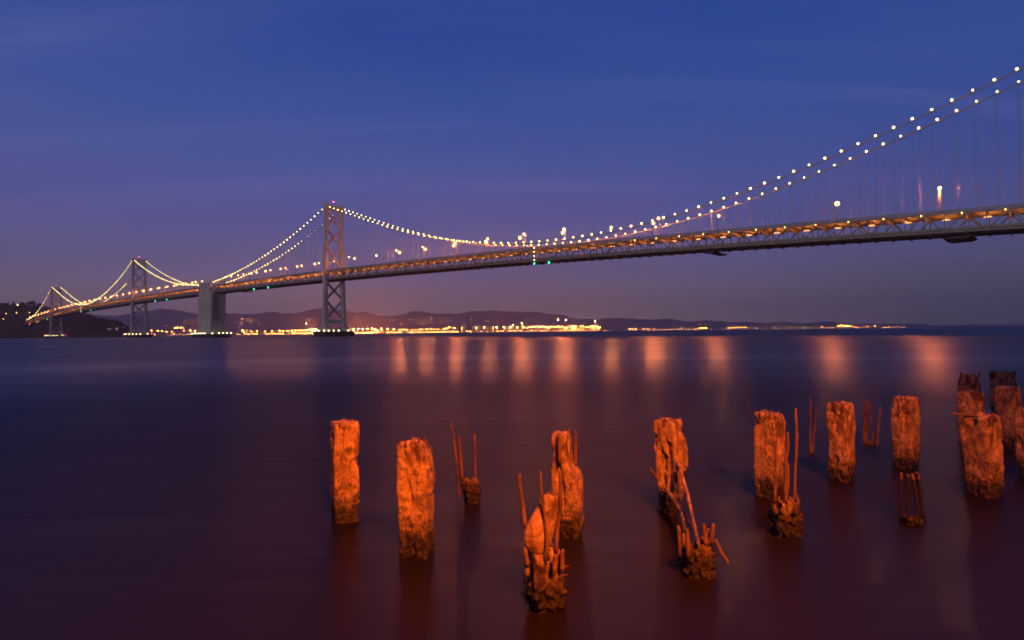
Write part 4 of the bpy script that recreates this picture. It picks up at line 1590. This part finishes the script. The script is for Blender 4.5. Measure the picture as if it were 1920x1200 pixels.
slat(rF[0], rF[1], rG[1], [(1250, 918), (1262, 935), (1276, 957), (1292, 982), (1306, 1005), (1316, 1030)], .040, .030)
slat(rF[0], rF[1], rG[1], [(1271, 868), (1280, 895), (1288, 925), (1296, 960), (1303, 990), (1310, 1022)], .030, .024)
slat(rF[0], rF[1], rG[1], [(1266, 905), (1273, 940), (1279, 968), (1286, 1000), (1291, 1028)], .030, .024)
knobs(*rG, 1088, 1278, 1335, 1010, 1045, 52, 8)
# H
pile('sharp cornered square pile behind the stump with three tall bars', [(778, 1418, 1468), (785, 1416, 1471), (796, 1416, 1474), (830, 1416, 1474), (880, 1417, 1472), (938, 1417, 1470)], 938,
     yaw=-.46, seed=9, flat=14, stubs=((1429, 774, 0, .1), (1440, 771, 0, .1), (1447, 773, 0, .2), (1463, 774, 0, .4)), top_noise=.07, dents=((.66, 1.45, .03, .06, .05),))
# I
rI = pile('low weedy stump with three tall bars, in front of the sharp cornered pile', [(945, 1448, 1498), (955, 1446, 1500), (975, 1443, 1500), (1010, 1442, 1502)], 1010,
          yaw=.5, seed=10, rough=1.6, barn=1.8, top_noise=.18, ncirc=96,
          rods=(([(1456, 945), (1457, 910), (1458, 870), (1459, 819)], .026, .05), ([(1475, 945), (1474, 915), (1476, 870), (1480, 840), (1480, 812)], .030, .1), ([(1478, 940), (1479, 900), (1479, 872)], .024, .2),
                ([(1489, 945), (1491, 905), (1494, 860), (1496, 820), (1495, 795), (1495, 768)], .026, .2)))
knobs(*rI, 1010, 1446, 1500, 932, 965, 53, 8)
# K, M
pile('rounded concrete pile between the two bundles of thin rods', [(758, 1560, 1597), (763, 1555, 1602), (790, 1554, 1604), (830, 1557, 1603), (870, 1556, 1602), (905, 1556, 1600)], 905, yaw=-.42, seed=11,
     stubs=((1566, 755, 0, .1), (1569, 755, 0, .1), (1577, 754, 0, .2), (1581, 756, 0, .2), (1589, 756, 0, .3)), barn=1.3)
pile('squat pile right of the four rods, above the half sunken stump', [(745, 1685, 1720), (750, 1679, 1723), (780, 1677, 1724), (830, 1677, 1722), (880, 1677, 1720)], 880, yaw=-.38, seed=12,
     stubs=((1694, 742, 0, .1), (1708, 743, 0, .3), (1716, 744, 0, .3)), dents=((.80, 1.6, .03, .05, .06),))
# right group
pile('back pile with two bent horn-like bars at the upper right', [(703, 1806, 1834), (715, 1803, 1837), (735, 1801, 1838), (797, 1801, 1838)], 797, yaw=-.4, seed=13,
     rods=(([(1804, 722), (1806, 712), (1808, 705), (1807.5, 697)], .03, -.05), ([(1827, 725), (1831, 712), (1834, 705), (1834.5, 698)], .04, -.05)), ncirc=56)
pile('flat topped pile directly in front of the horned pile', [(737, 1804, 1842), (745, 1802, 1845), (790, 1802, 1846), (866, 1806, 1846)], 866, yaw=-.36, seed=14, flat=12, ncirc=56)
pile('large broad pile at lower right with bright right edge', [(780, 1840, 1866), (785, 1816, 1872), (800, 1811, 1875), (830, 1811, 1876), (870, 1815, 1875), (935, 1816, 1875)], 935, yaw=-.5, seed=15,
     rods=(([(1840, 783), (1822, 780), (1808, 779), (1797, 777)], .022, .15),), top_noise=.1, dents=((.74, 1.45, .05, .12, .08),))
pile('back pile with notched top at far right', [(697, 1864, 1902), (702, 1862, 1903), (722, 1862, 1904), (785, 1863, 1903)], 785, yaw=-.45, seed=16, ncirc=56, stubs=((1870, 694, 0, .2), (1888, 694, 0, .3)))
pile('flat topped pile in front of the notched one at far right', [(727, 1875, 1912), (735, 1873, 1914), (790, 1873, 1914), (847, 1875, 1913)], 847, yaw=-.4, seed=17, flat=12, ncirc=56)
pile('dark pile cut off by the right picture edge', [(766, 1917, 1948), (775, 1911, 1953), (900, 1913, 1955)], 900, yaw=-.5, seed=18, ncirc=56,
     rods=(([(1916, 770), (1911, 768), (1906, 766)], .02, .1),))


# bundles of bars that stand straight out of the water
def rods_thing(label, xc, yb, rods_, yrows):
    w, dep, lat, deep = place_of(xc, yb)
    root = thing('rod_bundle', label, 'rusty rods', w, 'bare rods standing in the water')
    for pts, r, bk in rods_:
        rod(root, w, dep, lat, deep, xc, pts, r, back=bk)


rods_thing('pair of thin bare rods standing in the water left of the rounded pile', 1523, 850,
           (([(1520, 856), (1520, 840), (1521, 800), (1522, 746)], .028, 0), ([(1523, 856), (1525, 838), (1528, 800), (1531, 768)], .026, .1), ([(1524, 856), (1523, 845), (1523, 835)], .03, .1)), 0)
rods_thing('four thin bare rods in a spread bundle left of the squat pile', 1637, 835,
           (([(1623, 840), (1623, 800), (1624, 753)], .032, 0), ([(1626, 840), (1627, 800), (1629, 752)], .032, .1), ([(1639, 840), (1636, 800), (1631, 752)], .032, .2), ([(1643, 840), (1646, 800), (1650, 765)], .032, .1),
            ([(1631, 840), (1631, 826)], .04, .1), ([(1634, 840), (1634, 828)], .04, .1), ([(1624, 840), (1624, 822)], .045, .05), ([(1643, 840), (1643, 824)], .04, .1)), 0)
mbN, wN, dN, lN, pN, HN = pile_mesh([(972, 1690, 1728), (980, 1688, 1731), (988, 1688, 1732)], 986, yaw=.4, seed=19, rough=1.5, barn=1.5, ncirc=56, top_noise=.1)
half = thing('sunken_stump', 'half sunken dark stump with bars leaning together below the squat pile', 'pile', wN)
mbN.build('column', WEED_DIM, half, smooth=True)
for pts, r, bk in (([(1690, 984), (1693, 930), (1694, 888)], .024, .1), ([(1701, 984), (1703, 940), (1705, 912), (1704, 890)], .026, .05), ([(1719, 984), (1716, 925), (1711, 890)], .026, .1),
                   ([(1729, 984), (1723, 930), (1721, 889)], .024, .15), ([(1724, 930), (1719, 905), (1718, 889)], .022, .2)):
    tip = [pts[-1], ((pts[-1][0] * 2 + pts[-2][0]) / 3, (pts[-1][1] * 2 + pts[-2][1]) / 3)][::-1]
    o = rod(half, wN, dN, lN, pN, 1709, pts, r, back=bk)
    o.data.materials[0] = WEED_DIM  # lower bars near black: shade put into the colour
    rod(half, wN, dN, lN, pN, 1709, tip, r * 1.12, back=bk - .002, nm='lit_tip')  # lighter rust on the tips paints the light they catch

# ------------------------------------------------------------------ evening haze over the bay
HAZE = 1
if HAZE:
    mh, nt, out = new_mat('evening_haze')
    pv = nt.nodes.new('ShaderNodeVolumePrincipled')
    pv.inputs['Color'].default_value = (0.94, 0.76, 0.76, 1)
    pv.inputs['Density'].default_value = 8.5e-5
    pv.inputs['Anisotropy'].default_value = 0.5
    L(nt, pv.outputs[0], out.inputs['Volume'])
    hb = MB()
    hb.hexa([(-18000, -300, -4), (18000, -300, -4), (18000, 13500, -4), (-18000, 13500, -4),
             (-18000, -300, 640), (18000, -300, 640), (18000, 13500, 640), (-18000, 13500, 640)])
    hz = hb.build('haze', mh, kind='stuff')
